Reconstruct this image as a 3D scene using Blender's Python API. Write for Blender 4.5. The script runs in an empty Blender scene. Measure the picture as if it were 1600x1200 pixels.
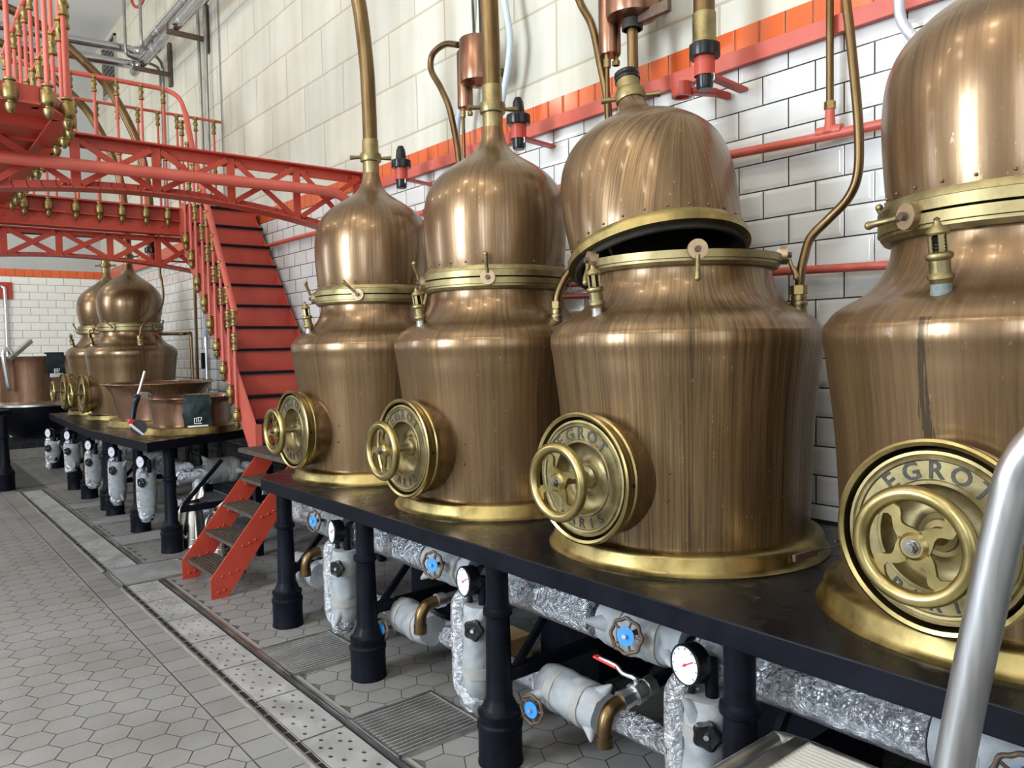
import bpy, bmesh, math, random
from mathutils import Vector, Matrix, noise
random.seed(7)
C = bpy.context.scene.collection
PI = math.pi
def R(d): return math.radians(d)

# ------------------------------------------------------------------ materials
def new_mat(name):
    m = bpy.data.materials.new(name); m.use_nodes = True
    nt = m.node_tree; nt.nodes.clear()
    o = nt.nodes.new('ShaderNodeOutputMaterial'); b = nt.nodes.new('ShaderNodeBsdfPrincipled')
    nt.links.new(b.outputs[0], o.inputs[0])
    return m, nt, b
def N(nt, t, **k):
    n = nt.nodes.new(t)
    for a, v in k.items():
        if a.startswith('i_'):
            n.inputs[int(a[2:]) if a[2:].isdigit() else a[2:].replace('_', ' ')].default_value = v
        else: setattr(n, a, v)
    return n
def c4(c): return (c[0], c[1], c[2], 1)
def ramp(nt, fac, stops):
    r = N(nt, 'ShaderNodeValToRGB'); e = r.color_ramp.elements
    while len(e) < len(stops): e.new(.5)
    for el, (p, c) in zip(e, stops): el.position = p; el.color = c4(c)
    nt.links.new(fac, r.inputs[0]); return r.outputs[0]
def coords(nt, scale=(1, 1, 1), kind='Object'):
    t = N(nt, 'ShaderNodeTexCoord'); m = N(nt, 'ShaderNodeMapping'); m.inputs['Scale'].default_value = scale
    nt.links.new(t.outputs[kind], m.inputs[0]); return m.outputs[0]
def bump(nt, b, h, strength, dist=.01):
    n = N(nt, 'ShaderNodeBump'); n.inputs['Strength'].default_value = strength; n.inputs['Distance'].default_value = dist
    nt.links.new(h, n.inputs['Height']); nt.links.new(n.outputs[0], b.inputs['Normal']); return n
def simple(name, c1, c2=None, rough=.5, metal=0., scale=(6, 6, 6), detail=6, r2=None, bmp=0., bscale=30, spec=.5, bdist=.004, lo=.35, hi=.7, dist=0.):
    m, nt, b = new_mat(name)
    b.inputs['Metallic'].default_value = metal; b.inputs['Roughness'].default_value = rough
    b.inputs['Specular IOR Level'].default_value = spec
    if c2 is None: b.inputs['Base Color'].default_value = c4(c1)
    else:
        n = N(nt, 'ShaderNodeTexNoise', i_Scale=1., i_Detail=detail, i_Roughness=.65, i_Distortion=dist)
        nt.links.new(coords(nt, scale), n.inputs['Vector'])
        nt.links.new(ramp(nt, n.outputs[0], [(lo, c1), (hi, c2)]), b.inputs['Base Color'])
        if r2 is not None:
            mr = N(nt, 'ShaderNodeMapRange', i_1=.35, i_2=.7, i_3=rough, i_4=r2)
            nt.links.new(n.outputs[0], mr.inputs[0]); nt.links.new(mr.outputs[0], b.inputs['Roughness'])
    if bmp:
        n2 = N(nt, 'ShaderNodeTexNoise', i_Scale=bscale, i_Detail=5.)
        nt.links.new(coords(nt), n2.inputs['Vector']); bump(nt, b, n2.outputs[0], bmp, bdist)
    return m
def copper_mat(name, streak, lo, mid, hi, r0=.22, r1=.40, patch=(.30, .12, .05), metal=.72, dark=.25, stain=None):
    # aged, lacquered copper: fine vertical wiping streaks, dark runs and broad tarnish clouds
    m, nt, b = new_mat(name); b.inputs['Metallic'].default_value = metal
    # streak coordinates follow the meridians of the vessel: direction round the axis, stretched along the height
    t0 = N(nt, 'ShaderNodeTexCoord'); flat = N(nt, 'ShaderNodeVectorMath', operation='MULTIPLY'); flat.inputs[1].default_value = (1, 1, 0); nt.links.new(t0.outputs['Object'], flat.inputs[0])
    nrm = N(nt, 'ShaderNodeVectorMath', operation='NORMALIZE'); nt.links.new(flat.outputs[0], nrm.inputs[0])
    hz = N(nt, 'ShaderNodeVectorMath', operation='MULTIPLY'); hz.inputs[1].default_value = (.10, .10, 1); nt.links.new(t0.outputs['Object'], hz.inputs[0])
    mer = N(nt, 'ShaderNodeVectorMath', operation='MULTIPLY_ADD'); mer.inputs[1].default_value = (.42, .42, .42); nt.links.new(nrm.outputs[0], mer.inputs[0]); nt.links.new(hz.outputs[0], mer.inputs[2])
    def sc(v):
        q = N(nt, 'ShaderNodeMapping'); q.inputs['Scale'].default_value = v; nt.links.new(mer.outputs[0], q.inputs[0]); return q.outputs[0]
    s = N(nt, 'ShaderNodeTexNoise', i_Scale=1., i_Detail=9., i_Roughness=.72); nt.links.new(sc((streak, streak, .6)), s.inputs['Vector'])
    f = N(nt, 'ShaderNodeTexNoise', i_Scale=1., i_Detail=7., i_Roughness=.65); nt.links.new(sc((streak*4.5, streak*4.5, 2.0)), f.inputs['Vector'])
    cl = N(nt, 'ShaderNodeTexNoise', i_Scale=2.3, i_Detail=6., i_Roughness=.62, i_Distortion=.5); nt.links.new(coords(nt, (1, 1, .7)), cl.inputs['Vector'])
    mx = N(nt, 'ShaderNodeMath', operation='MULTIPLY_ADD'); mx.inputs[1].default_value = .5
    h = N(nt, 'ShaderNodeMath', operation='MULTIPLY'); h.inputs[1].default_value = .5
    nt.links.new(f.outputs[0], h.inputs[0]); nt.links.new(s.outputs[0], mx.inputs[0]); nt.links.new(h.outputs[0], mx.inputs[2])
    col = ramp(nt, mx.outputs[0], [(.36, lo), (.49, mid), (.64, hi)])
    def over(prev, src, a, z, top, c):
        mix = N(nt, 'ShaderNodeMix', data_type='RGBA'); mr = N(nt, 'ShaderNodeMapRange', i_1=a, i_2=z, i_3=0., i_4=top)
        nt.links.new(src, mr.inputs[0]); nt.links.new(mr.outputs[0], mix.inputs[0]); nt.links.new(prev, mix.inputs[6]); mix.inputs[7].default_value = c4(c); return mix.outputs[2]
    col = over(col, cl.outputs[0], .46, .70, .65, patch)
    d = N(nt, 'ShaderNodeTexNoise', i_Scale=1., i_Detail=6., i_Roughness=.75); nt.links.new(sc((streak*1.7, streak*1.7, .45)), d.inputs['Vector'])
    col = over(col, d.outputs[0], .60, .70, dark, (.05, .035, .02))
    p = N(nt, 'ShaderNodeTexNoise', i_Scale=70., i_Detail=3.); nt.links.new(coords(nt, (1, 1, .5)), p.inputs['Vector'])
    col = over(col, p.outputs[0], .68, .76, .35, (.55, .44, .30))
    if stain:
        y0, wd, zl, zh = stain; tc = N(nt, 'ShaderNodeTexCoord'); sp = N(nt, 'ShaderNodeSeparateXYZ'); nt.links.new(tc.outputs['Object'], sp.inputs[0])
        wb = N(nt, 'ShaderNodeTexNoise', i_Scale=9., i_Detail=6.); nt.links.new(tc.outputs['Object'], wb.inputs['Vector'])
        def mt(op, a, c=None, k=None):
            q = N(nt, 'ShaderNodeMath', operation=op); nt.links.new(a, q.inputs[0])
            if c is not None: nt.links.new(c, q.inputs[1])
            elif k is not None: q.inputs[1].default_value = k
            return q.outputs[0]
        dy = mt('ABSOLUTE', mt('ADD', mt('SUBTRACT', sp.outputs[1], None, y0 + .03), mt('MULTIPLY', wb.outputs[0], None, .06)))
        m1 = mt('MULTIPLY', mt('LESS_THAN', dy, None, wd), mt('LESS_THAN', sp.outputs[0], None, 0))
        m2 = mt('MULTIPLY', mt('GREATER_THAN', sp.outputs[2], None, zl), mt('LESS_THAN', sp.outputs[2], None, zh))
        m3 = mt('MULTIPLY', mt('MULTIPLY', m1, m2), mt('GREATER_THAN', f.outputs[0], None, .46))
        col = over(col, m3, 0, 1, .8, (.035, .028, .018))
    nt.links.new(col, b.inputs['Base Color'])
    rr = N(nt, 'ShaderNodeMapRange', i_1=.35, i_2=.65, i_3=r1, i_4=r0); nt.links.new(mx.outputs[0], rr.inputs[0]); nt.links.new(rr.outputs[0], b.inputs['Roughness'])
    b.inputs['Coat Weight'].default_value = .25; b.inputs['Coat Roughness'].default_value = .12
    bump(nt, b, cl.outputs[0], .10, .02)
    return m
M = {}
M['copper'] = copper_mat('aged_copper', 16, (.090, .054, .023), (.180, .108, .051), (.27, .178, .090), .25, .38, (.155, .094, .052))
M['copper2'] = copper_mat('streaked_copper', 32, (.042, .027, .014), (.172, .104, .048), (.31, .21, .108), .27, .42, (.125, .077, .040), dark=.6)
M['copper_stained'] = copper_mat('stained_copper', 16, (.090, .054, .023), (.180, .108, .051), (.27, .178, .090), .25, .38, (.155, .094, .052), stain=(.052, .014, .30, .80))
M['copper_red'] = copper_mat('red_copper', 7, (.17, .09, .055), (.25, .135, .08), (.31, .18, .115), .22, .34, (.23, .11, .062), dark=.05)
M['pipe'] = simple('pipe_copper', (.12, .074, .034), (.22, .148, .072), .32, 1., (20, 20, 3), r2=.45)
M['vessel'] = simple('vessel_copper', (.22, .11, .07), (.34, .19, .125), .28, 1., (14, 14, 3), r2=.4)
M['brass'] = simple('polished_brass', (.29, .225, .088), (.41, .33, .15), .27, 1., (9, 9, 9), r2=.4, bmp=.05, bscale=14)
M['brass_dull'] = simple('dull_brass', (.20, .16, .078), (.35, .29, .15), .38, 1., (16, 16, 16), r2=.55, bmp=.1, bscale=60)
M['brass_flange'] = simple('hammered_brass', (.20, .155, .062), (.42, .33, .135), .27, 1., (7, 7, 5), r2=.48, bmp=.12, bscale=9, bdist=.01)
M['brass_dark'] = simple('bronze_finial', (.17, .12, .045), (.34, .25, .10), .34, .9, (40, 40, 40), r2=.5)
M['engrave'] = simple('engraved_shadow', (.018, .017, .015), (.07, .065, .052), .6, .1, (40, 40, 40))
M['steel'] = simple('bare_steel', (.55, .55, .55), (.66, .66, .67), .3, 1., (30, 30, 30), r2=.4)
M['rail'] = simple('brushed_stainless', (.62, .63, .65), (.70, .71, .73), .3, 1., (60, 60, 4), r2=.4)
M['galv'] = simple('galvanised', (.52, .52, .51), (.66, .66, .65), .28, 1., (6, 6, 6), r2=.45)
M['red'] = simple('red_paint', (.38, .042, .024), (.45, .057, .031), .38, 0., (5, 5, 5), bmp=.06, bscale=25)
M['red_pink'] = simple('red_paint_light', (.47, .085, .058), (.53, .108, .075), .42, 0., (5, 5, 5), bmp=.05, bscale=25)
M['black'] = simple('black_enamel', (.003, .0036, .0065), (.006, .007, .013), .36, 0., (8, 8, 8), r2=.5, bmp=.1, bscale=70, spec=.10)
M['bench'] = simple('worn_black_top', (.006, .006, .008), (.013, .012, .012), .16, 0., (5, 5, 5), r2=.42, bmp=.08, bscale=50, spec=.5)
def scuff(m):
    nt = m.node_tree; b = [n for n in nt.nodes if n.type == 'BSDF_PRINCIPLED'][0]; src = b.inputs['Base Color'].links[0].from_socket
    n = N(nt, 'ShaderNodeTexNoise', i_Scale=3.2, i_Detail=9., i_Roughness=.8); nt.links.new(coords(nt), n.inputs['Vector'])
    mr = N(nt, 'ShaderNodeMapRange', i_1=.60, i_2=.74, i_3=0., i_4=.55); nt.links.new(n.outputs[0], mr.inputs[0])
    mix = N(nt, 'ShaderNodeMix', data_type='RGBA'); nt.links.new(mr.outputs[0], mix.inputs[0]); nt.links.new(src, mix.inputs[6]); mix.inputs[7].default_value = (.24, .21, .16, 1); nt.links.new(mix.outputs[2], b.inputs['Base Color'])
scuff(M['bench'])
M['black_rub'] = simple('black_rubber', (.007, .007, .008), None, .3, spec=.35)
M['near_black'] = simple('near_black', (.012, .010, .008), (.035, .028, .02), .6, .2)  # near-black brown for the dome inside and other dark parts
M['cloth'] = simple('dark_cloth', (.004, .014, .015), (.012, .028, .028), .5, 0., (9, 9, 9), bmp=.25, bscale=14, bdist=.02)
M['white'] = simple('white_paint', (.75, .75, .74), None, .5)
M['dial'] = simple('dial_face', (.66, .66, .72), (.72, .72, .76), .3)
M['blue'] = simple('blue_disc', (.03, .22, .62), (.05, .28, .70), .45)
M['lever'] = simple('red_lever', (.62, .03, .03), None, .35)
M['rust'] = simple('rusty_iron', (.085, .055, .04), (.17, .115, .085), .6, .5, (40, 40, 40))
M['hose'] = simple('grey_blue_hose', (.42, .50, .58), (.50, .57, .64), .4)
M['tin'] = simple('tinned_steel', (.58, .56, .52), (.70, .68, .64), .18, 1., (9, 9, 9), r2=.3)
M['wood'] = simple('pale_wood', (.42, .25, .10), (.52, .33, .15), .6, 0., (4, 30, 4))
M['plaster'] = simple('grey_plaster', (.42, .43, .42), (.48, .49, .48), .8, 0., (2, 2, 2))
M['ceil'] = simple('ceiling_paint', (.62, .63, .63), (.68, .69, .69), .85, 0., (1, 1, 1))
M['dark'] = simple('recess_shade', (.006, .006, .006), None, .7)  # near-black standing in for shade below plates and bars and behind louvres
M['jacket'] = simple('grey_insulation_jacket', (.22, .235, .25), (.36, .375, .39), .62, 0., (7, 7, 7), bmp=.35, bscale=12, bdist=.02)
M['strap'] = simple('jacket_strap', (.25, .25, .235), (.33, .33, .31), .6, 0., (12, 12, 12), bmp=.15, bscale=30)
M['plate'] = simple('stained_steel_plate', (.36, .355, .34), (.54, .535, .52), .42, .45, (4, 4, 4), r2=.6, dist=.5)
M['bright'] = simple('bright_steel_pipe', (.42, .43, .44), (.62, .63, .64), .13, 1., (3, 3, 3), r2=.22)
M['conduit'] = simple('dull_conduit', (.24, .24, .23), (.34, .34, .33), .35, .9, (6, 6, 6))
M['ribbed'] = simple('ribbed_aluminium', (.62, .61, .55), (.72, .71, .65), .42, .35, (10, 10, 10))
def foil_mat():
    m, nt, b = new_mat('crumpled_foil'); b.inputs['Metallic'].default_value = .95; b.inputs['Roughness'].default_value = .16
    n = N(nt, 'ShaderNodeTexNoise', i_Scale=1., i_Detail=9., i_Roughness=.7, i_Distortion=1.5); nt.links.new(coords(nt, (24, 24, 24)), n.inputs['Vector'])
    wv = N(nt, 'ShaderNodeVectorMath', operation='MULTIPLY_ADD'); wv.inputs[1].default_value = (.03, .03, .03)
    nt.links.new(n.outputs['Color'], wv.inputs[0]); nt.links.new(coords(nt), wv.inputs[2])
    v = N(nt, 'ShaderNodeTexVoronoi', i_Scale=38.); nt.links.new(wv.outputs[0], v.inputs['Vector'])
    v2 = N(nt, 'ShaderNodeTexVoronoi', i_Scale=90.); nt.links.new(wv.outputs[0], v2.inputs['Vector'])
    nt.links.new(ramp(nt, n.outputs[0], [(.3, (.40, .42, .46)), (.6, (.74, .77, .81))]), b.inputs['Base Color'])
    a = N(nt, 'ShaderNodeMath', operation='MULTIPLY_ADD'); a.inputs[1].default_value = .45
    nt.links.new(v2.outputs[0], a.inputs[0]); nt.links.new(v.outputs[0], a.inputs[2]); bump(nt, b, a.outputs[0], .75, .014); return m
M['foil'] = foil_mat()
def wall_vec(nt, ax, du, dv):
    t = N(nt, 'ShaderNodeTexCoord'); s = N(nt, 'ShaderNodeSeparateXYZ'); c = N(nt, 'ShaderNodeCombineXYZ')
    nt.links.new(t.outputs['Object'], s.inputs[0])
    for k, d in ((ax, du), (2, dv)):
        a = N(nt, 'ShaderNodeMath', operation='ADD'); a.inputs[1].default_value = d
        nt.links.new(s.outputs[k], a.inputs[0]); nt.links.new(a.outputs[0], c.inputs[0 if k == ax else 1])
    return c.outputs[0]
def brick_mat(name, ax, du, dv, w, h, c1, c2, mortar, msize=.003, rough=.12, bev=.02, bstr=.5, off=.5, grime=0., rough2=None, wob=0.):
    m, nt, b = new_mat(name); vec = wall_vec(nt, ax, du, dv)
    if wob:
        wn = N(nt, 'ShaderNodeTexNoise', i_Scale=2.5, i_Detail=3.); nt.links.new(vec, wn.inputs['Vector'])
        sc = N(nt, 'ShaderNodeVectorMath', operation='MULTIPLY_ADD'); sc.inputs[1].default_value = (wob, wob, 0)
        nt.links.new(wn.outputs['Color'], sc.inputs[0]); nt.links.new(vec, sc.inputs[2]); vec = sc.outputs[0]
    def br(ms, sm):
        k = N(nt, 'ShaderNodeTexBrick', offset=off, squash=1.); k.inputs['Scale'].default_value = 1.
        k.inputs['Mortar Size'].default_value = ms; k.inputs['Mortar Smooth'].default_value = sm
        k.inputs['Brick Width'].default_value = w; k.inputs['Row Height'].default_value = h
        k.inputs['Color1'].default_value = c4(c1); k.inputs['Color2'].default_value = c4(c2); k.inputs['Mortar'].default_value = c4(mortar)
        nt.links.new(vec, k.inputs['Vector']); return k
    k1 = br(msize, .1); k2 = br(bev, 1.)
    col = k1.outputs['Color']
    if grime:
        g = N(nt, 'ShaderNodeTexNoise', i_Scale=1.3, i_Detail=6., i_Roughness=.6); nt.links.new(wall_vec(nt, ax, 0, 0), g.inputs['Vector'])
        sv = N(nt, 'ShaderNodeMapping'); sv.inputs['Scale'].default_value = (6, .5, 1); nt.links.new(wall_vec(nt, ax, 0, 0), sv.inputs[0])
        g2 = N(nt, 'ShaderNodeTexNoise', i_Scale=1., i_Detail=5.); nt.links.new(sv.outputs[0], g2.inputs['Vector'])
        ad = N(nt, 'ShaderNodeMath', operation='MULTIPLY'); nt.links.new(g.outputs[0], ad.inputs[0]); nt.links.new(g2.outputs[0], ad.inputs[1])
        tint = ramp(nt, ad.outputs[0], [(.14, (.80, .79, .75)), (.34, (1, 1, 1))])
        mx = N(nt, 'ShaderNodeMix', data_type='RGBA', blend_type='MULTIPLY'); mx.inputs[0].default_value = grime
        nt.links.new(col, mx.inputs[6]); nt.links.new(tint, mx.inputs[7])
        # patches of missing limewash
        p = N(nt, 'ShaderNodeTexNoise', i_Scale=1.9, i_Detail=7., i_Roughness=.6); nt.links.new(wall_vec(nt, ax, 3.1, 1.7), p.inputs['Vector'])
        pr = N(nt, 'ShaderNodeMapRange', i_1=.70, i_2=.72, i_3=0., i_4=.55); nt.links.new(p.outputs[0], pr.inputs[0])
        m2 = N(nt, 'ShaderNodeMix', data_type='RGBA'); nt.links.new(pr.outputs[0], m2.inputs[0]); nt.links.new(mx.outputs[2], m2.inputs[6]); m2.inputs[7].default_value = (.50, .46, .38, 1)
        col = m2.outputs[2]
    nt.links.new(col, b.inputs['Base Color']); b.inputs['Roughness'].default_value = rough
    inv = N(nt, 'ShaderNodeMath', operation='SUBTRACT'); inv.inputs[0].default_value = 1.; nt.links.new(k2.outputs['Fac'], inv.inputs[1])
    bump(nt, b, inv.outputs[0], bstr, .006)
    return m
TU = .1207
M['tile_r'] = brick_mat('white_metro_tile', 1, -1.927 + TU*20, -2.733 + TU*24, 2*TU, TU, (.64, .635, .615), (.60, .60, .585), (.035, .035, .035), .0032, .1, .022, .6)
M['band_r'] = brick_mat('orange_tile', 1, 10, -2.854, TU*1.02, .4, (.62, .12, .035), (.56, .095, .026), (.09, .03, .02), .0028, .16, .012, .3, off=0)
M['stone'] = brick_mat('limewashed_stone', 1, -7.517 + 7.15, -3.512 + 3.9, .715, .39, (.615, .59, .505), (.565, .555, .49), (.44, .40, .30), .008, .85, .03, .35, grime=.75, wob=.02)
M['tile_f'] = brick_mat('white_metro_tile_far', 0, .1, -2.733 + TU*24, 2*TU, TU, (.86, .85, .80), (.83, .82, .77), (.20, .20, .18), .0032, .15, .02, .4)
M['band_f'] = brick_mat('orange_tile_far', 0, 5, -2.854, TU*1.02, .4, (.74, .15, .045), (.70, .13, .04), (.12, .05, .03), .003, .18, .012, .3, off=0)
M['tile_k'] = brick_mat('black_metro_tile', 0, .1, 3*TU, 2*TU, TU, (.02, .022, .026), (.03, .032, .036), (.06, .06, .06), .003, .2, .02, .4)
M['tile_kr'] = brick_mat('black_metro_tile_side', 1, .1, 3*TU, 2*TU, TU, (.02, .022, .026), (.03, .032, .036), (.06, .06, .06), .003, .2, .02, .4)
def floor_mat(name, base, var):
    m, nt, b = new_mat(name)
    at = N(nt, 'ShaderNodeAttribute', attribute_name='tone')
    n = N(nt, 'ShaderNodeTexNoise', i_Scale=1.1, i_Detail=8., i_Roughness=.62, i_Distortion=.4); nt.links.new(coords(nt), n.inputs['Vector'])
    c = ramp(nt, n.outputs[0], [(.30, (base[0]*.80, base[1]*.77, base[2]*.72)), (.5, base), (.72, tuple(min(1, v*1.15) for v in base))])
    mx = N(nt, 'ShaderNodeMix', data_type='RGBA', blend_type='MULTIPLY'); mx.inputs[0].default_value = var
    nt.links.new(c, mx.inputs[6]); nt.links.new(at.outputs['Color'], mx.inputs[7]); nt.links.new(mx.outputs[2], b.inputs['Base Color'])
    mr = N(nt, 'ShaderNodeMapRange', i_1=.3, i_2=.7, i_3=.34, i_4=.6); nt.links.new(n.outputs[0], mr.inputs[0]); nt.links.new(mr.outputs[0], b.inputs['Roughness'])
    n2 = N(nt, 'ShaderNodeTexNoise', i_Scale=60., i_Detail=4.); nt.links.new(coords(nt), n2.inputs['Vector']); bump(nt, b, n2.outputs[0], .08, .003)
    return m
M['floor'] = floor_mat('hex_floor_tile', (.225, .222, .212), .5)
M['grout'] = simple('floor_grout', (.075, .072, .065), (.12, .115, .105), .8, 0., (3, 3, 3))
M['kerb'] = simple('concrete_kerb', (.20, .19, .17), (.28, .265, .24), .7, 0., (5, 5, 5))

# ------------------------------------------------------------------ mesh builder
class MB:
    def __init__(s): s.v = []; s.f = []
    def add(s, vs, fs):
        o = len(s.v); s.v += [tuple(v) for v in vs]; s.f += [tuple(i + o for i in f) for f in fs]; return s
    def box(s, x0, y0, z0, x1, y1, z1, mx=None):
        vs = [Vector(p) for p in ((x0,y0,z0),(x1,y0,z0),(x1,y1,z0),(x0,y1,z0),(x0,y0,z1),(x1,y0,z1),(x1,y1,z1),(x0,y1,z1))]
        if mx: vs = [mx @ v for v in vs]
        return s.add(vs, [(0,3,2,1),(4,5,6,7),(0,1,5,4),(1,2,6,5),(2,3,7,6),(3,0,4,7)])
    def bar(s, a, b, w, h, up=(0, 0, 1)):
        # a rectangular bar from a to b, w across, h along 'up'
        a = Vector(a); b = Vector(b); d = (b - a); l = d.length; d.normalize(); x = d.cross(Vector(up)).normalized(); z = x.cross(d)
        mx = Matrix((x, d, z)).transposed().to_4x4(); mx.translation = a
        return s.box(-w/2, 0, -h/2, w/2, l, h/2, mx)
    def lathe(s, prof, n=32, mx=None, close=False):
        vs = []; fs = []; rows = []
        for r, z in prof:
            if r < 1e-5: rows.append([len(vs)]); vs.append(Vector((0, 0, z)))
            else:
                rows.append(list(range(len(vs), len(vs) + n)))
                vs += [Vector((r*math.cos(2*PI*i/n), r*math.sin(2*PI*i/n), z)) for i in range(n)]
        pairs = list(zip(rows, rows[1:]))
        if close: pairs.append((rows[-1], rows[0]))
        for A, B in pairs:
            for i in range(n):
                j = (i + 1) % n; q = [A[i % len(A)], A[j % len(A)], B[j % len(B)], B[i % len(B)]]
                q = [x for k, x in enumerate(q) if x not in q[:k]]
                if len(q) > 2: fs.append(tuple(q))
        if mx: vs = [mx @ v for v in vs]
        return s.add(vs, fs)
    def cyl(s, a, b, r0, r1=None, n=16, cap=True):
        a = Vector(a); b = Vector(b); r1 = r0 if r1 is None else r1; l = (b - a).length
        mx = frame(a, b - a); p = [(r0, 0), (r1, l)]
        if cap: p = [(0, 0)] + p + [(0, l)]
        return s.lathe(p, n, mx)
    def ball(s, c, r, n=12, sq=1.):
        p = [(r*math.sin(PI*k/8), -r*sq*math.cos(PI*k/8)) for k in range(9)]; p[0] = (0, -r*sq); p[-1] = (0, r*sq)
        return s.lathe(p, n, Matrix.Translation(c))
    def torus(s, c, axis, Rr, r, n=40, k=12, wav=0, wn=6):
        mx = frame(c, axis); vs = []; fs = []
        for i in range(n):
            a = 2*PI*i/n; RR = Rr*(1 + wav*math.cos(wn*a))
            for j in range(k):
                t = 2*PI*j/k; q = RR + r*math.cos(t); vs.append(mx @ Vector((q*math.cos(a), q*math.sin(a), r*math.sin(t))))
        for i in range(n):
            for j in range(k): fs.append((i*k + j, ((i+1) % n)*k + j, ((i+1) % n)*k + (j+1) % k, i*k + (j+1) % k))
        return s.add(vs, fs)
    def tube(s, path, r, n=12, sm=6, cap=True, lump=0., seed=0, sub=0):
        pts = [Vector(p) for p in path]; rr = r if isinstance(r, (list, tuple)) else [r]*len(pts)
        if sm and len(pts) > 2:
            q = []; qr = []
            for i in range(len(pts) - 1):
                p0 = pts[max(i-1, 0)]; p1 = pts[i]; p2 = pts[i+1]; p3 = pts[min(i+2, len(pts)-1)]
                for k in range(sm):
                    t = k/sm; q.append(.5*((2*p1) + (p2-p0)*t + (2*p0-5*p1+4*p2-p3)*t*t + (3*p1-p0-3*p2+p3)*t**3)); qr.append(rr[i]*(1-t) + rr[i+1]*t)
            q.append(pts[-1]); qr.append(rr[-1]); pts, rr = q, qr
        elif sub:
            q = []; qr = []
            for i in range(len(pts)-1):
                for k in range(sub): t = k/sub; q.append(pts[i].lerp(pts[i+1], t)); qr.append(rr[i]*(1-t)+rr[i+1]*t)
            q.append(pts[-1]); qr.append(rr[-1]); pts, rr = q, qr
        vs = []; fs = []; up = None
        for i, p in enumerate(pts):
            d = (pts[min(i+1, len(pts)-1)] - pts[max(i-1, 0)]).normalized()
            if up is None:
                up = Vector((0, 0, 1)) if abs(d.z) < .9 else Vector((1, 0, 0))
            x = d.cross(up)
            if x.length < 1e-4: x = d.orthogonal()
            x.normalize(); up = x.cross(d).normalized()
            for j in range(n):
                t = 2*PI*j/n; ra = rr[i]
                v = p + (x*math.cos(t) + up*math.sin(t))*ra
                if lump:
                    ra2 = ra*(1 + lump*noise.noise((v + Vector((seed*3.7, seed, 0)))*14) + lump*.6*noise.noise((v + Vector((seed, 0, seed*2)))*37))
                    v = p + (x*math.cos(t) + up*math.sin(t))*ra2
                vs.append(v)
        m = len(pts)
        for i in range(m-1):
            for j in range(n): fs.append((i*n+j, i*n+(j+1) % n, (i+1)*n+(j+1) % n, (i+1)*n+j))
        if cap: fs.append(tuple(range(n-1, -1, -1))); fs.append(tuple(range((m-1)*n, m*n)))
        return s.add(vs, fs)
    def prism(s, poly, z0, z1, mx=None):
        n = len(poly); vs = [Vector((x, y, z0)) for x, y in poly] + [Vector((x, y, z1)) for x, y in poly]
        if mx: vs = [mx @ v for v in vs]
        return s.add(vs, [tuple(range(n-1, -1, -1)), tuple(range(n, 2*n))] + [(i, (i+1) % n, n+(i+1) % n, n+i) for i in range(n)])
    def text(s, body, size, place, depth=.002):
        # place(i, n, width) -> matrix for letter i
        for i, ch in enumerate(body):
            if ch == ' ': continue
            cu = bpy.data.curves.new('letter', 'FONT'); cu.body = ch; cu.size = size; cu.extrude = depth; cu.offset = size*.022; cu.align_x = 'CENTER'; cu.align_y = 'CENTER'; cu.resolution_u = 3
            ob = bpy.data.objects.new('letter', cu); me = ob.to_mesh(); mx = place(i, len(body))
            s.add([mx @ v.co for v in me.vertices], [tuple(p.vertices) for p in me.polygons])
            ob.to_mesh_clear(); bpy.data.objects.remove(ob); bpy.data.curves.remove(cu)
        return s
    def build(s, name, mat, parent=None, smooth=35, bevel=0., mats=None):
        me = bpy.data.meshes.new(name); me.from_pydata(s.v, [], s.f)
        bm = bmesh.new(); bm.from_mesh(me); bmesh.ops.recalc_face_normals(bm, faces=bm.faces)
        if bevel:
            ed = [e for e in bm.edges if len(e.link_faces) == 2 and e.calc_face_angle(0) > .6]
            bmesh.ops.bevel(bm, geom=ed, offset=bevel, segments=2, affect='EDGES', profile=.5)
        bm.to_mesh(me); bm.free()
        if smooth:
            me.polygons.foreach_set('use_smooth', [True]*len(me.polygons)); me.set_sharp_from_angle(angle=R(smooth))
        for m in (mats or [mat]): me.materials.append(M[m] if isinstance(m, str) else m)
        o = bpy.data.objects.new(name, me); C.objects.link(o)
        if parent: o.parent = parent
        return o
def frame(c, axis):
    z = Vector(axis).normalized(); x = (Vector((0, 0, 1)).cross(z)); x = x.normalized() if x.length > 1e-4 else Vector((1, 0, 0))
    mx = Matrix((x, z.cross(x), z)).transposed().to_4x4(); mx.translation = Vector(c); return mx
def thing(name, label, cat, loc=(0, 0, 0), rz=0., group=None):
    o = bpy.data.objects.new(name, None); C.objects.link(o); o.location = loc; o.rotation_euler = (0, 0, rz); o.empty_display_size = .1
    return tag(o, label, cat, group)
def tag(o, label, cat, group=None):
    o['label'] = label; o['category'] = cat
    if group: o['group'] = group
    return o
def struct(o): o['kind'] = 'structure'; return o
def dup(root, loc=None, rz=None, label=None):
    r = root.copy(); C.objects.link(r)
    if loc is not None: r.location = loc
    if rz is not None: r.rotation_euler = (0, 0, rz)
    if label: r['label'] = label
    for ch in list(root.children):
        c = ch.copy(); C.objects.link(c); c.parent = r
        for g in list(ch.children):
            d = g.copy(); C.objects.link(d); d.parent = c
    return r
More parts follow.
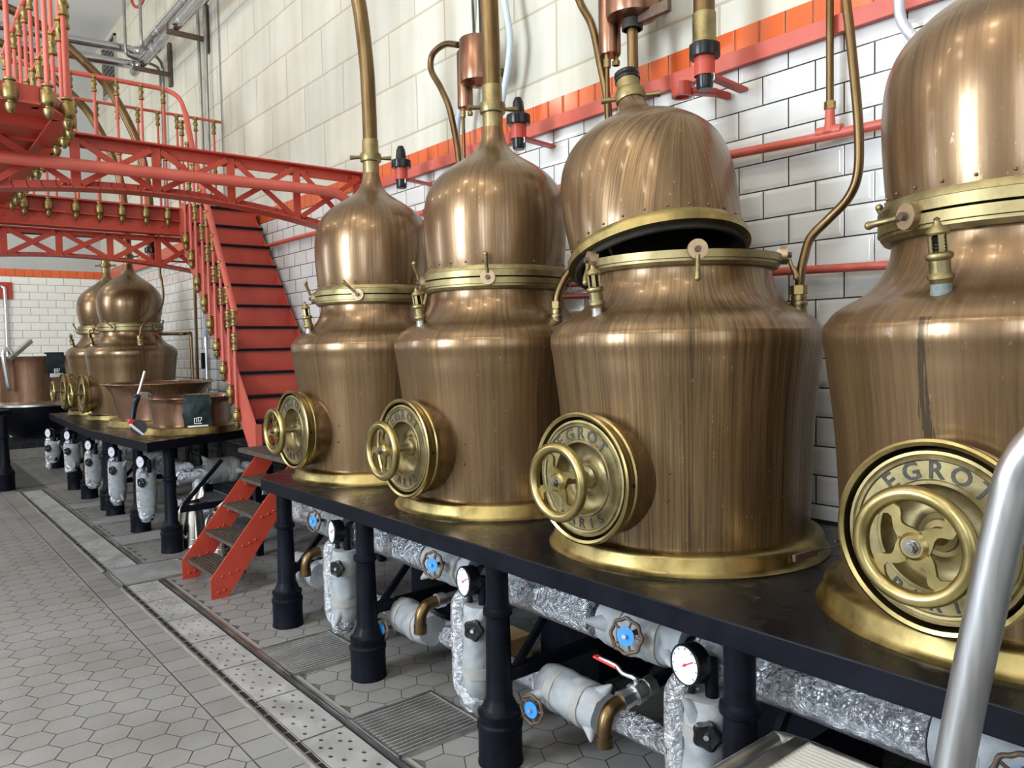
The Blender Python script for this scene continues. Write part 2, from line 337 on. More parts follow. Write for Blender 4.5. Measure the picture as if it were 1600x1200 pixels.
# ------------------------------------------------------------------ the room
def multi_wall(name, boxes, mats):
    b = MB()
    for q in boxes: b.box(*q)
    o = b.build(name, None, None, 0, mats=mats)
    for i, p in enumerate(o.data.polygons): p.material_index = i // 6
    return struct(o)
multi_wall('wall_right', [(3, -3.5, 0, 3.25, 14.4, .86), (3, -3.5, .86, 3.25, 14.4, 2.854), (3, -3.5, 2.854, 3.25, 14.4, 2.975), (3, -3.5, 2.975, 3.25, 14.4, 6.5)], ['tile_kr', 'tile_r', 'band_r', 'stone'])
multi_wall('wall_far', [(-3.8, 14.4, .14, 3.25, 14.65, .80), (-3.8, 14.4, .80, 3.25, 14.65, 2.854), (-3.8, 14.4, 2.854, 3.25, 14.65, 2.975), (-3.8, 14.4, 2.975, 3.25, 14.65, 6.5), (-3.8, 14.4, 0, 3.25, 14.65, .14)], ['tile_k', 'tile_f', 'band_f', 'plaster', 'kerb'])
multi_wall('wall_left', [(-4, -3.5, 0, -3.8, 14.4, 1.1), (-4, -3.5, 1.1, -3.8, 14.4, 6.5)], ['tile_f', 'plaster'])
multi_wall('wall_near', [(-4, -3.7, 0, 3.25, -3.5, 6.5)], ['plaster'])
struct(MB().box(-4, -3.7, 6.5, 3.25, 14.65, 6.7).build('ceiling', 'ceil', None, 0))
# floor: elongated hexagon paving, a square-tile border along the drain
fb = MB(); tones = []
fb.box(-3.8, -3.5, -.12, 3, 14.4, -.003); tones += [.6]*6
a = .088; py = a*math.sqrt(3); gap = .0045
GRATES = [(1.505, 3.59, 1.93, 4.04), (1.505, 2.575, 1.93, 3.0), (1.25, 5.80, 1.76, 6.30), (1.505, 7.05, 1.93, 7.42), (1.505, 8.05, 1.93, 8.4), (1.505, 9.05, 1.93, 9.4)]
i = 0; x = -2.6
while x < 2.98:
    y = .3 + (py/2 if i % 2 else 0)
    while y < 14.3:
        lo, hi = (-9, 1.073) if x < 1.12 else (1.545, 2.99)
        if not (1.073 + a*.6 < x < 1.545 - a*.6):
            q = []
            for k in range(6):
                t = PI/3*k; q.append((x + (a - gap/1.7)*math.cos(t), y + (a - gap/1.7)*math.sin(t)))
            for lim, sg in ((lo, 1), (hi, -1)):               # cut the tile at the border strips
                r_ = []
                for k in range(len(q)):
                    p0, p1 = q[k], q[(k+1) % len(q)]; d0, d1 = (p0[0]-lim)*sg, (p1[0]-lim)*sg
                    if d0 >= 0: r_.append(p0)
                    if d0*d1 < 0: u = d0/(d0-d1); r_.append((lim, p0[1] + (p1[1]-p0[1])*u))
                q = r_
            if len(q) > 2 and max(p[0] for p in q) - min(p[0] for p in q) > .004:
                fb.add([(p[0], p[1], 0) for p in q], [tuple(range(len(q)))]); tones.append(random.uniform(.9, 1.06))
        y += py
    x += 1.5*a; i += 1
y = .3
while y < 14.2:                                        # border of square tiles
    fb.add([(1.08, y, 0), (1.222, y, 0), (1.222, y + .152, 0), (1.08, y + .152, 0)], [(0, 1, 2, 3)]); tones.append(random.uniform(.8, 1.1)); y += .157
fl = fb.build('floor', 'floor', None, 0, mats=['floor', 'grout']); struct(fl)
for i, p in enumerate(fl.data.polygons): p.material_index = 1 if i < 6 else 0
ca = fl.data.color_attributes.new('tone', 'FLOAT_COLOR', 'CORNER')
for p, t in zip(fl.data.polygons, tones):
    w = random.uniform(-.03, .05)
    for li in p.loop_indices: ca.data[li].color = (t*(1 + w), t, t*(1 - w), 1)
# drain channel with perforated plates
dc = thing('drain_channel', 'long stainless drain channel running along the aisle floor beside the still benches', 'drain', (0, 0, 0))
b = MB(); b.box(1.232, .4, -.003, 1.53, 5.80, .0005); b.box(1.232, 6.3, -.003, 1.53, 10.75, .0005); b.build('trough_shade', 'dark', dc, 0)  # flat black strip painted in for the shade under the plates
b = MB()
for y0, y1 in ((.4, 5.79), (6.31, 10.75)):
    b.box(1.236, y0, -.002, 1.246, y1, .010); b.box(1.492, y0, -.002, 1.502, y1, .012); b.box(1.510, y0, -.002, 1.520, y1, .009)
    for k in range(int((y1-y0)/.105)): b.box(1.244, y0 + .05 + .105*k, .002, 1.277, y0 + .062 + .105*k, .005)
b.build('edge_rail', 'galv', dc, 0)
b = MB()
for y0, y1 in ((.4, 5.79), (6.31, 10.75)): b.box(1.224, y0, -.003, 1.237, y1, .003); b.box(1.519, y0, -.003, 1.548, y1, .003)
b.build('concrete_edge', 'kerb', dc, 0)
def holed(x0, y0, x1, y1, holes, z, r=.0115, nx=8, ny=16):
    b = MB(); hs = {}
    for hx, hy in holes: hs[(min(nx-1, int((hx-x0)/(x1-x0)*nx)), min(ny-1, int((hy-y0)/(y1-y0)*ny)))] = 1
    for i in range(nx):
        for j in range(ny):
            ax, bx = x0+(x1-x0)*i/nx, x0+(x1-x0)*(i+1)/nx; ay, by = y0+(y1-y0)*j/ny, y0+(y1-y0)*(j+1)/ny
            if (i, j) in hs:
                cx, cy = (ax+bx)/2, (ay+by)/2
                o = [(ax,ay),(cx,ay),(bx,ay),(bx,cy),(bx,by),(cx,by),(ax,by),(ax,cy)]
                t = [(cx+r*math.cos(PI*1.25+k*PI/4), cy+r*math.sin(PI*1.25+k*PI/4)) for k in range(8)]
                b.add([(p[0],p[1],z) for p in o+t] + [(p[0],p[1],z-.006) for p in t], [(k,(k+1)%8,8+(k+1)%8,8+k) for k in range(8)] + [(8+k,8+(k+1)%8,16+(k+1)%8,16+k) for k in range(8)])
            else: b.add([(ax,ay,z),(bx,ay,z),(bx,by,z),(ax,by,z)], [(0,1,2,3)])
    b.box(x0, y0, z-.005, x0+.003, y1, z); b.box(x1-.003, y0, z-.005, x1, y1, z); b.box(x0, y0, z-.005, x1, y0+.003, z); b.box(x0, y1-.003, z-.005, x1, y1, z)
    return b
def plate(y0, y1, i, lab):
    hx = []; y = y0 + .05; k = 0; L_ = y1 - y0
    while y < y1 - .02: hx += [(1.275 + .045 + (.03 if k % 2 else 0), y), (1.275 + .13 + (.03 if k % 2 else 0), y)]; y += .055; k += 1
    o = holed(1.275, y0 + .002, 1.475, y1 - .002, hx, .006 + .0006*(i % 3), nx=7, ny=max(6, int(L_/.0278))).build('drain_plate', 'plate', None, 0)
    tag(o, lab, 'drain cover', 'perforated plates over the drain channel')
ordn = ['nearest', 'second', 'third', 'fourth', 'fifth', 'sixth', 'seventh', 'eighth']
ys = [5.79 - .47*k for k in range(9)]
for k in range(8): plate(ys[k+1], ys[k], k, 'perforated drain plate, %s from the stair-foot grate towards the camera' % ('first' if k == 0 else ordn[k]))
ys = [6.31 + 1.1*k for k in range(5)]
for k in range(4): plate(ys[k], ys[k+1], k, 'perforated steel drain plate beyond the square grate by the stair, %s of that far run' % (['first', 'second', 'third', 'last'][k]))
# bar grates
glab = ['square bar grate in the floor between the first and second bench legs from the stair', 'square bar grate in the floor between the second and third bench legs from the stair', 'wide bar grate across the drain channel at the foot of the red stair',
        'bar grate in the floor by the front leg of the far bench', 'bar grate in the floor between second and third legs of the far bench', 'bar grate in the floor beside the far end of the far bench']
for (x0, y0, x1, y1), lab in zip(GRATES, glab):
    g = thing('floor_grate', lab, 'grate', (0, 0, 0), 0, 'bar grates beside the drain channel')
    b = MB(); b.box(x0, y0, -.002, x1, y0+.014, .014); b.box(x0, y1-.014, -.002, x1, y1, .014); b.box(x0, y0, -.002, x0+.014, y1, .014); b.box(x1-.014, y0, -.002, x1, y1, .014)
    b.build('frame', 'galv', g, 0, bevel=.002)
    MB().box(x0+.01, y0+.01, -.002, x1-.01, y1-.01, .0012).build('pit_shade', 'dark', g, 0)  # flat black sheet gives the shaded depth between the bars
    b = MB(); n = int((y1-y0)/.0262)
    for k in range(1, n): yy = y0 + (y1-y0)*k/n; b.box(x0+.012, yy-.0026, .002, x1-.012, yy+.0026, .0125)
    b.build('bars', 'plate', g, 0)
# wall ventilation opening high up
v = thing('louvre_vent', 'dark louvred vent high in the stone wall by the ceiling', 'vent', (2.985, 13.2, 6.0))
b = MB(); b.box(-.02, -.42, -.40, .012, -.38, .36); b.box(-.02, .38, -.40, .012, .42, .36); b.box(-.02, -.42, .33, .012, .42, .37); b.box(-.02, -.42, -.42, .012, .42, -.38); b.build('frame', 'galv', v, 0)
MB().box(.004, -.38, -.38, .014, .38, .33).build('opening', 'dark', v, 0)
b = MB()
for k in range(9): b.bar((-.008, -.38, -.33 + .075*k), (-.008, .38, -.33 + .075*k), .03, .004, (.5, 0, 1))
b.build('louvres', 'conduit', v, 0)
# ------------------------------------------------------------------ benches
def bench_leg(parent, x, y):
    h = .78 if parent is near else .85
    b = MB()
    b.lathe([(0, 0), (.088, 0), (.088, .012), (.085, .02), (.085, .135), (.089, .145), (.089, .158), (.082, .166), (.082, .186), (.085, .192), (.085, .204), (.07, .214), (.064, .232), (.058, .245), (.052, .26), (.046, .57), (.056, .578), (.058, .59), (.056, .602), (.046, .61), (.044, .64), (.044, h), (0, h)], 28, Matrix.Translation((x, y, 0)))
    return b.build('leg', 'black', parent, 40)
def gusset(parent, x, y):
    b = MB(); b.bar((x+.04, y, .30), (x+.42, y, .70), .02, .03); b.bar((x+.03, y, .33), (2.9, y, .33), .035, .05); return b.build('brace', 'black', parent, 0)
near = None
near = thing('still_bench', 'long black iron bench carrying the four big stills along the wall', 'bench', (0, 0, 0), 0, 'iron benches')
b = MB(); b.prism([(1.74, -.6), (2.99, -.6), (2.99, 4.78), (2.05, 4.78), (1.80, 4.58), (1.74, 4.50)], .778, .85); o = b.build('top', 'bench', near, 0, bevel=.004, mats=['bench', 'black'])
for p in o.data.polygons: p.material_index = 0 if p.normal.z > .5 else 1
for y in (4.32, 3.36, 2.32, 1.24, .2): bench_leg(near, 1.805, y); gusset(near, 1.805, y)
for y in (4.4, 2.6, .8): bench_leg(near, 2.9, y)
far = thing('still_bench', 'far black iron bench with the two small stills and two open copper pots', 'bench', (0, 0, 0), 0, 'iron benches')
b = MB(); b.prism([(1.587, 6.37), (2.54, 6.80), (2.99, 6.98), (2.99, 10.7), (1.574, 10.6), (1.483, 7.99), (1.483, 7.93)], .845, .92); o = b.build('top', 'bench', far, 0, bevel=.004, mats=['bench', 'black'])
for p in o.data.polygons: p.material_index = 0 if p.normal.z > .5 else 1
for y in (6.58, 7.55, 8.52, 9.72, 10.5): bench_leg(far, 1.80, y)
bench_leg(far, 1.82, 8.86)
for y in (6.58, 8.52, 10.5): gusset(far, 1.80, y)
for y in (7.3, 9.2, 10.4): bench_leg(far, 2.9, y)
# ------------------------------------------------------------------ alembic stills (local z = 0 on the bench top)
BOIL = [(.446, .07), (.451, .2), (.460, .4), (.472, .55), (.485, .65), (.492, .71), (.499, .75), (.497, .785), (.488, .800), (.468, .825), (.436, .847), (.398, .868), (.363, .897), (.339, .932), (.324, .97), (.318, 1.012)]
def dome_prof(wide):
    p = [(.330, .05), (.336, .10), (.342, .18), (.345, .26), (.342, .33), (.334, .385), (.318, .432), (.29, .475), (.248, .516), (.20, .55), (.155, .578), (.115, .605), (.086, .632), (.066, .665), (.054, .705), (.047, .75), (.045, .80)]
    if wide: p = [(.318, .05), (.328, .09), (.343, .16), (.353, .23), (.355, .29), (.347, .35), (.328, .405), (.295, .455), (.25, .50), (.20, .54), (.155, .572), (.115, .602), (.086, .632), (.066, .665), (.054, .705), (.047, .75), (.045, .80)]
    return p
def smooth_prof(p, k=4):
    q = []
    for i in range(len(p)-1):
        p0 = p[max(i-1,0)]; p1 = p[i]; p2 = p[i+1]; p3 = p[min(i+2,len(p)-1)]
        for j in range(k):
            t = j/k; q.append(tuple(.5*((2*p1[c])+(p2[c]-p0[c])*t+(2*p0[c]-5*p1[c]+4*p2[c]-p3[c])*t*t+(p3[c]+3*p1[c]-p0[c]-3*p2[c])*t**3) for c in (0,1)))
    q.append(p[-1]); return q
def ring_prof(z0, lower):
    return [(.318, z0), (.338, z0), (.347, z0+.012), (.347, z0+.02), (.354, z0+.022), (.354, z0+.048), (.318, z0+.05)] if lower else [(.32, z0), (.354, z0), (.354, z0+.027), (.347, z0+.03), (.345, z0+.04), (.339, z0+.05), (.32, z0+.052)]
def make_valve(parent, x, y, z, verdigris=False):
    # lantern-shaped safety valve, leaning outwards with the shoulder
    d = Vector((x, y, 0)).normalized(); mx = frame((x, y, z), Vector((d.x*.14, d.y*.14, 1)))
    b = MB(); b.lathe([(0, -.03), (.027, -.03), (.024, 0), (.021, .03), (.024, .042), (.029, .046), (.029, .054), (.0235, .06), (.0235, .088), (.029, .092), (.031, .098), (.029, .104), (.022, .108), (.0, .108)], 20, mx)
    b.lathe([(0, .148), (.024, .148), (.026, .153), (.022, .160), (.013, .168), (.008, .174), (.006, .180), (.008, .185), (0, .19)], 20, mx)
    for k in range(4):
        a = PI/4 + k*PI/2; b.box(-.006, .0165, .104, .006, .0215, .15, mx @ Matrix.Rotation(a, 4, 'Z'))
    o = b.build('safety_valve', 'brass_dull', parent, 40)
    b = MB(); b.lathe([(0, .105), (.0145, .105)] + [(.0145 - .003*(k % 2), .108 + .004*k) for k in range(10)] + [(0, .149)], 14, mx); b.build('spring', 'black_rub', o, 0)
    b = MB(); b.lathe([(.029, -.035), (.028, -.015), (.026, .004), (.0235, .02), (.0225, .034)], 18, mx); b.build('soldered_base', 'solder' if verdigris else 'nut', o, 60)
    return o
M['solder'] = simple('verdigris_solder', (.10, .14, .14), (.25, .27, .25), .7, .3, (30, 30, 30), bmp=.6, bscale=60)
def make_clamp(parent, az, z=1.058, lever=70, rad=.36):
    rx = Vector((math.cos(az), math.sin(az), 0)); t = Vector((-rx.y, rx.x, 0)); c = rx*rad + Vector((0, 0, z))
    b = MB(); b.cyl(c - rx*.012, c + rx*.012, .033, n=28); b.box(-.014, -.02, -.03, .014, .002, .022, frame(c - rx*.004, (0, 0, 1)) @ Matrix.Rotation(az - PI/2, 4, 'Z'))
    o = b.build('clamp', 'clampm', parent, 30)
    a = R(lever); d = t*math.cos(a) + Vector((0, 0, math.sin(a))); p = c + rx*.018
    b = MB(); b.tube([p + d*.02, p + d*.045 + rx*.006, p + d*.075 + rx*.018, p + d*.095 + rx*.022], [.007, .0075, .009, .0105], 10, 4); b.ball(p + d*.098 + rx*.022, .0115); b.build('lever', 'brass_dull', o, 50)
    b = MB(); b.cyl(c, c + rx*.026, .0125, .010, 8); b.build('bolt', 'rust', o, 20)
    return o
M['nut'] = simple('dark_nut', (.20, .18, .16), (.32, .30, .28), .35, 1., (40, 40, 40))
M['clampm'] = simple('pale_bronze', (.32, .23, .145), (.44, .33, .21), .42, 1., (25, 25, 25), r2=.5)
def make_hatch(parent, zc=.305, detail=True, spin=0.):
    # round manhole on the front (-x): barrel, hooped ring, lettered door, hand wheel
    ax = Vector((-1, 0, 0)); mx = frame((0, 0, zc), ax)            # local z of mx points out of the boiler
    b = MB(); b.lathe([(.205, .38), (.207, .43), (.200, .47), (.198, .50)], 56, mx)
    if detail:
        for k in range(11):
            a = R(-105 + 21*k); q = .250
            zz = .30; yy = q*math.sin(a)*.98; z2 = q*math.cos(a); br = math.sqrt(max(.01, .456**2 - yy*yy)); b.ball((-br, yy, zc + z2), .0055, 8)
    hb0 = b
    hb = b.build('hatch_barrel', 'copper', parent, 50)
    b = MB(); b.lathe([(.197, .485), (.212, .49), (.213, .505), (.208, .51), (.209, .522), (.218, .53), (.222, .545), (.222, .556), (.216, .560), (.207, .556), (.205, .50), (.197, .485)], 64, mx); b.build('hatch_hoop', 'brass', parent, 40)
    b = MB(); b.lathe([(0, .512), (.050, .512), (.056, .505), (.075, .500), (.100, .503), (.113, .514), (.121, .549), (.128, .549), (.131, .545), (.172, .545), (.175, .550), (.181, .551), (.184, .547), (.188, .550), (.195, .549), (.197, .540), (.197, .50), (0, .50)], 72, mx)
    b.lathe([(.040, .510), (.036, .520), (.022, .526), (.016, .54), (.013, .62), (0, .62)], 24, mx)
    door = b.build('hatch_door', 'brass_dull', parent, 40)
    if detail:
        X = Vector((0, -1, 0)); Y = Vector((0, 0, 1))             # as read from the aisle: +x of the writing is -y
        def mk(r, a0, step, flip):
            def place(i, n):
                a = R(a0 + (-step if flip else step)*(i - (n-1)/2)); rad = X*math.sin(a) + Y*math.cos(a); tan = X*math.cos(a) - Y*math.sin(a)
                up = rad; t = tan
                if flip: up = -rad; t = -tan
                m = Matrix((t, up, ax)).transposed().to_4x4(); m.translation = Vector((-.5455, 0, zc)) + rad*r; return m
            return place
        for word, sz, pl in (('EGROT', .056, mk(.150, 0, 20.5, False)), ('PARIS', .046, mk(.153, 180, 17.5, True))):
            for i, ch in enumerate(word): MB().text(ch, sz, (lambda q, n, pl=pl, i=i: pl(i, 5)), .0012).build('engraved_letter', 'engrave', door, 0)
    # hand wheel
    w = Matrix.Rotation(0, 4, 'X'); wz = .655
    b = MB(); b.torus((-wz, 0, zc), ax, .1145, .0175, 56, 14); b.lathe([(0, wz-.02), (.03, wz-.02), (.031, wz+.0), (.024, wz+.008), (0, wz+.008)], 24, mx)
    for k in range(4):
        a0 = spin + k*PI/2; pts = []
        for j in range(9):
            u = j/8; r_ = .022 + .082*u; a = a0 + .55*(u - .5) + .22*math.sin(u*2*PI); wd = .0105 + .017*(2*u-1)**2; pts.append((r_, a, wd))
        lft = [(r_*math.cos(a) - wd*math.sin(a), r_*math.sin(a) + wd*math.cos(a)) for r_, a, wd in pts]; rgt = [(r_*math.cos(a) + wd*math.sin(a), r_*math.sin(a) - wd*math.cos(a)) for r_, a, wd in pts]
        for j in range(8):
            b.prism([lft[j], rgt[j], rgt[j+1], lft[j+1]], wz - .011, wz - .001, mx)
    wheel = b.build('hand_wheel', 'brass', parent, 40)
    b = MB(); b.cyl((-.60, 0, zc), (-wz-.025, 0, zc), .0095, n=12); b.cyl((-wz-.006, 0, zc), (-wz-.018, 0, zc), .0135, n=6); b.torus((-wz-.007, 0, zc), ax, .016, .0035, 20, 6); b.build('spindle_nut', 'nut', wheel, 30)
def make_still(label, loc, scale=1., opened=False, wide=False, flange_mat='brass_flange', verd=False, levers=(70, 70, 70, 70, 70), detail=True, mat='copper', rot=0., spin=.3):
    t = thing('alembic_still', label, 'still', loc, rot, 'copper alembic stills'); t.scale = (scale,)*3
    b = MB(); b.lathe([(0, 0), (.515, 0), (.517, .006), (.508, .012), (.499, .022), (.494, .058), (.484, .068), (.46, .073), (.425, .074), (0, .074)], 96, Matrix())
    b.build('base_flange', flange_mat, t, 40)
    b = MB(); pr = smooth_prof(BOIL)
    if opened: pr = pr + [(.316, 1.055), (.300, 1.055), (.296, .98), (.31, .9), (.36, .84), (.40, .7), (0, .7)]
    b.lathe(pr, 96); b.build('boiler', mat, t, 50)
    b = MB(); b.lathe(ring_prof(1.012, True), 96); b.build('neck_ring', 'brass_dull', t, 35)
    dm = Matrix.Translation((0, 0, 1.067))
    if opened: dm = Matrix.Translation(OPEN_OFF + Vector((0, 0, 1.067))) @ OPEN_ROT
    b = MB(); b.lathe(smooth_prof(dome_prof(wide)), 96, dm)
    if detail:
        for k in range(26): a = 2*PI*k/26; b.ball(dm @ Vector((.334*math.cos(a), .334*math.sin(a), .066)), .0045, 8)
    dome = b.build('dome', mat, t, 50)
    b = MB(); b.lathe(ring_prof(0, False), 96, dm)
    b.build('dome_ring', 'brass_flange' if opened else 'brass_dull', dome, 35)
    if opened:
        b = MB(); b.lathe([(.325, .002), (.333, -.022), (.327, -.026), (.31, -.02), (.30, .0), (.30, .10), (.28, .3), (.2, .45), (0, .5)], 72, dm); b.build('dark_inside', 'near_black', dome, 40)  # near-black lining inside the lifted dome
        b = MB(); b.lathe([(.0525, .80), (.0525, .81), (.049, .815), (.0525, .82), (.0525, .835), (.045, .84), (0, .84)], 32, dm); b.build('open_neck_seal', 'black_rub', dome, 30)
    b = MB(); b.lathe([(.046, .70), (.0485, .702), (.0485, .80), (.0485, .805)] if not opened else [(.056, .62), (.057, .63), (.0485, .705), (.0485, .80)], 36, dm)
    nz = .805 if not opened else .70
    b.lathe([(.050, nz), (.060, nz+.002), (.063, nz+.01), (.063, nz+.042), (.060, nz+.05), (.05, nz+.052)], 36, dm)
    for s, an in ((1, .4), (-1, .4)):
        d = Vector((math.cos(an)*s, math.sin(an)*s*-1, 0)); q0 = Vector((0, 0, nz+.026)) + d*.06; q1 = q0 + d*.062 + Vector((0, 0, .004*s))
        b.cyl(dm @ q0, dm @ q1, .0085, .0135, 14)
    b.build('neck_collar', 'brass_dull', dome, 35)
    make_hatch(t, detail=detail, spin=spin)
    if detail:
        MB().box(-.545, -.228, .30, -.535, -.214, .312).build('hoop_bolt', 'black_rub', t, 0)
    if opened:
        b = MB(); a0 = R(-93)
        b.box(-.05, -.006, -.011, .075, .006, .011, Matrix.Translation((.497*math.cos(a0), .503*math.sin(a0), .043)) @ Matrix.Rotation(a0 + PI/2, 4, 'Z'))
        q = Vector((.10, -.497, .045)); b.cyl((.03, -.505, .043), q, .006, n=8); b.tube([q, (.14, -.52, .045), (.19, -.54, .06), (.13, -.53, .07)], .004, 6, 3); b.build('latch', 'rust', t, 30)
    make_valve(t, -.405, .045, .845, verd)
    for az, lv in zip((226, 301, 9, 81, 154), levers): make_clamp(t, R(az), lever=lv)
    return t
fwd = Vector((math.sin(R(39.3)), math.cos(R(39.3)), 0)); rgt = Vector((fwd.y, -fwd.x, 0))
axis = (Vector((0, 0, 1)) - rgt*.10 + fwd*.30).normalized()
OPEN_ROT = frame((0, 0, 0), axis); OPEN_OFF = -rgt*.065 + fwd*.13 + Vector((0, 0, .012))
make_still('copper still with closed dome standing next to the red staircase', (2.36, 4.18, .85), levers=(135, 70, 70, 70, 70), spin=.2)
make_still('closed copper still standing second from the red staircase on the near bench', (2.36, 2.99, .85), levers=(92, 70, 70, 70, 70), spin=.1)
make_still('copper still with its dome unclamped, tilted and lifted open', (2.36, 1.86, .85), opened=True, levers=(-94, -120, 70, 70, -60), mat='copper2', spin=.5)
make_still('nearest copper still, its top out of view, behind the steel handrail', (2.36, .735, .85), verd=True, levers=(70, 70, 70, 70, 185), spin=.62, mat='copper_stained')
def fmap(x, y, z, s=.907): return (x*s, y*s, 1.6 + (z - 1.6)*s)
make_still('small copper still on the far bench next to the two open copper pots', fmap(2.36, 9.97, .85), .907, wide=True, levers=(130, 60, 70, 70, 70), detail=False, mat='copper')
make_still('small copper still at the far end, half hidden behind its neighbour, with capped neck', fmap(2.36, 11.1, .85), .907, wide=True, levers=(20, 60, 70, 70, 70), detail=False, mat='copper')
# swan necks curving over the aisle
ARC = [(0, 0), (0, .12), (-.003, .3), (-.012, .5), (-.055, .85), (-.15, 1.15), (-.34, 1.52), (-.56, 1.75), (-.80, 1.95), (-1.02, 2.07), (-1.4, 2.18), (-2.2, 2.25), (-3.4, 2.25), (-6.0, 2.2)]
def swan(label, x, y, z, off=0., s=1., hang=False, lean=0., stop=14):
    t = thing('swan_neck_pipe', label, 'pipe', (x, y, z), 0, 'copper swan neck pipes'); t.scale = (s,)*3
    b = MB(); b.lathe([(.043, 0), (.0505, .003), (.0505, .012), (.0485, .016), (.0485, .125), (.0465, .13)], 32); b.build('brass_sleeve', 'brass_dull', t, 40)
    b = MB(); b.tube([(a, lean*max(0, h-.1)**1.5, h + .1) for a, h in ARC[:stop]], .0435, 20, 6); b.build('copper_pipe', 'pipe', t, 60)
    return t
swan('brass-brown swan neck pipe rising from the closed still beside the stair', 2.36, 4.18, 2.725)
swan('brass-brown swan neck pipe rising from the second closed still from the stair', 2.36, 2.99, 2.725)
swan('brass-brown swan neck pipe hanging free from the black plug on the wall rail', 2.72, 2.02, 2.83)
swan('bronze swan neck pipe arching up behind the far small still', *fmap(2.36, 9.97, 2.725), s=.907)
swan('bronze swan neck pipe arching left with a black plug at its foot', *fmap(2.38, 9.03, 2.74), s=.907)
c = thing('stopper', 'dark cap closing the brass neck of the hindmost small still', 'cap', fmap(2.36, 11.1, 2.722), 0); c.scale = (.907,)*3
b = MB(); b.lathe([(.044, 0), (.0505, .003), (.0505, .1), (0, .1)], 28); b.build('brass_sleeve', 'brass', c, 40)
b = MB(); b.lathe([(.057, .09), (.057, .115), (0, .118)], 28); b.build('cap_top', 'near_black', c, 40)
# ------------------------------------------------------------------ open copper pots on the far bench
def pot(label, loc, prof, s, ring):
    t = thing('copper_pot', label, 'pot', loc, 0, 'open copper pots'); t.scale = (s,)*3
    b = MB(); b.lathe([(0, 0), (ring, 0), (ring+.002, .006), (ring-.012, .018), (ring-.02, .058), (ring-.03, .068), (ring-.08, .074), (0, .074)], 72); b.build('base_flange', 'brass_flange', t, 40)
    inner = [(max(0, r-.006), z+.001) for r, z in reversed(prof)] + [(0, .09)]
    b = MB(); b.lathe(smooth_prof(prof), 80); b.lathe(inner, 80); b.torus((0, 0, prof[-1][1]), (0, 0, 1), prof[-1][0], .008, 72, 8); b.build('bowl', 'copper_red', t, 50)
    return t
pot('low open copper pot nearest on the far bench, a dark bag over its rim', fmap(2.36, 7.80, .85), [(.355, .07), (.355, .15), (.358, .22), (.368, .28), (.388, .315), (.405, .33)], .907, .50)
pot('taller flared copper pot between the low pot and the far small stills', fmap(2.36, 8.88, .85), [(.42, .07), (.425, .15), (.435, .23), (.455, .32), (.492, .385), (.53, .425), (.56, .44)], .907, .52)
def bag(label, loc, rz, w, h, s):
    t = thing('cloth_bag', label, 'bag', loc, rz, 'dark bags hung over copper rims'); t.scale = (s,)*3
    b = MB(); n = 10; m = 14; vs = []
    for sgn, th in ((1, .0), (-1, .018)):
        for j in range(m+1):
            v = j/m
            for i in range(n+1):
                u = i/n - .5; x = u*w*(1 + .05*math.sin(v*3)) + .006*math.sin(v*9); bul = .022*math.sin(PI*min(1, v*1.05))*math.cos(u*2.6) + .010*noise.noise(Vector((u*7, v*5, sgn)))
                z = -v*h + .012*math.sin(u*9)*v; y = -(.012 + bul) if sgn > 0 else -.004 + .002
                vs.append((x, y, z))
    k = (n+1)*(m+1); fs = []
    for q in (0, k):
        for j in range(m):
            for i in range(n): fs.append((q + j*(n+1)+i, q + j*(n+1)+i+1, q + (j+1)*(n+1)+i+1, q + (j+1)*(n+1)+i))
    for j in range(m): fs.append((j*(n+1), (j+1)*(n+1), k+(j+1)*(n+1), k+j*(n+1))); fs.append((j*(n+1)+n, (j+1)*(n+1)+n, k+(j+1)*(n+1)+n, k+j*(n+1)+n))
    for i in range(n): fs.append((i, i+1, k+i+1, k+i)); fs.append((m*(n+1)+i, m*(n+1)+i+1, k+m*(n+1)+i+1, k+m*(n+1)+i))
    b.add(vs, fs); b.box(-w*.48, -.016, -.012, w*.48, .05, .012); b.build('cover', 'cloth', t, 60)
    b = MB(); b.box(-w*.36, -.022, -h-.02, w*.40, -.006, -h+.03); b.build('lining', 'white', t, 30, bevel=.006)
    b = MB(); y = -.041
    for x0, z0, x1, z1 in ((-.032, -.205, .0, -.2), (-.032, -.25, -.026, -.205), (-.032, -.256, .034, -.25), (-.014, -.24, -.008, -.21), (.002, -.24, .008, -.196), (.0, -.201, .034, -.196), (.028, -.225, .034, -.2), (.016, -.225, .03, -.22), (.016, -.242, .022, -.22)):
        b.box(x0, y, z0, x1, y + .012, z1)
    b.build('printed_mark', 'white', t, 0)
bag('dark green-black cloth bag with a white mark hanging over the low copper pot', (fmap(2.28, 7.385, 1.205)), R(-8), .235, .30, .907)
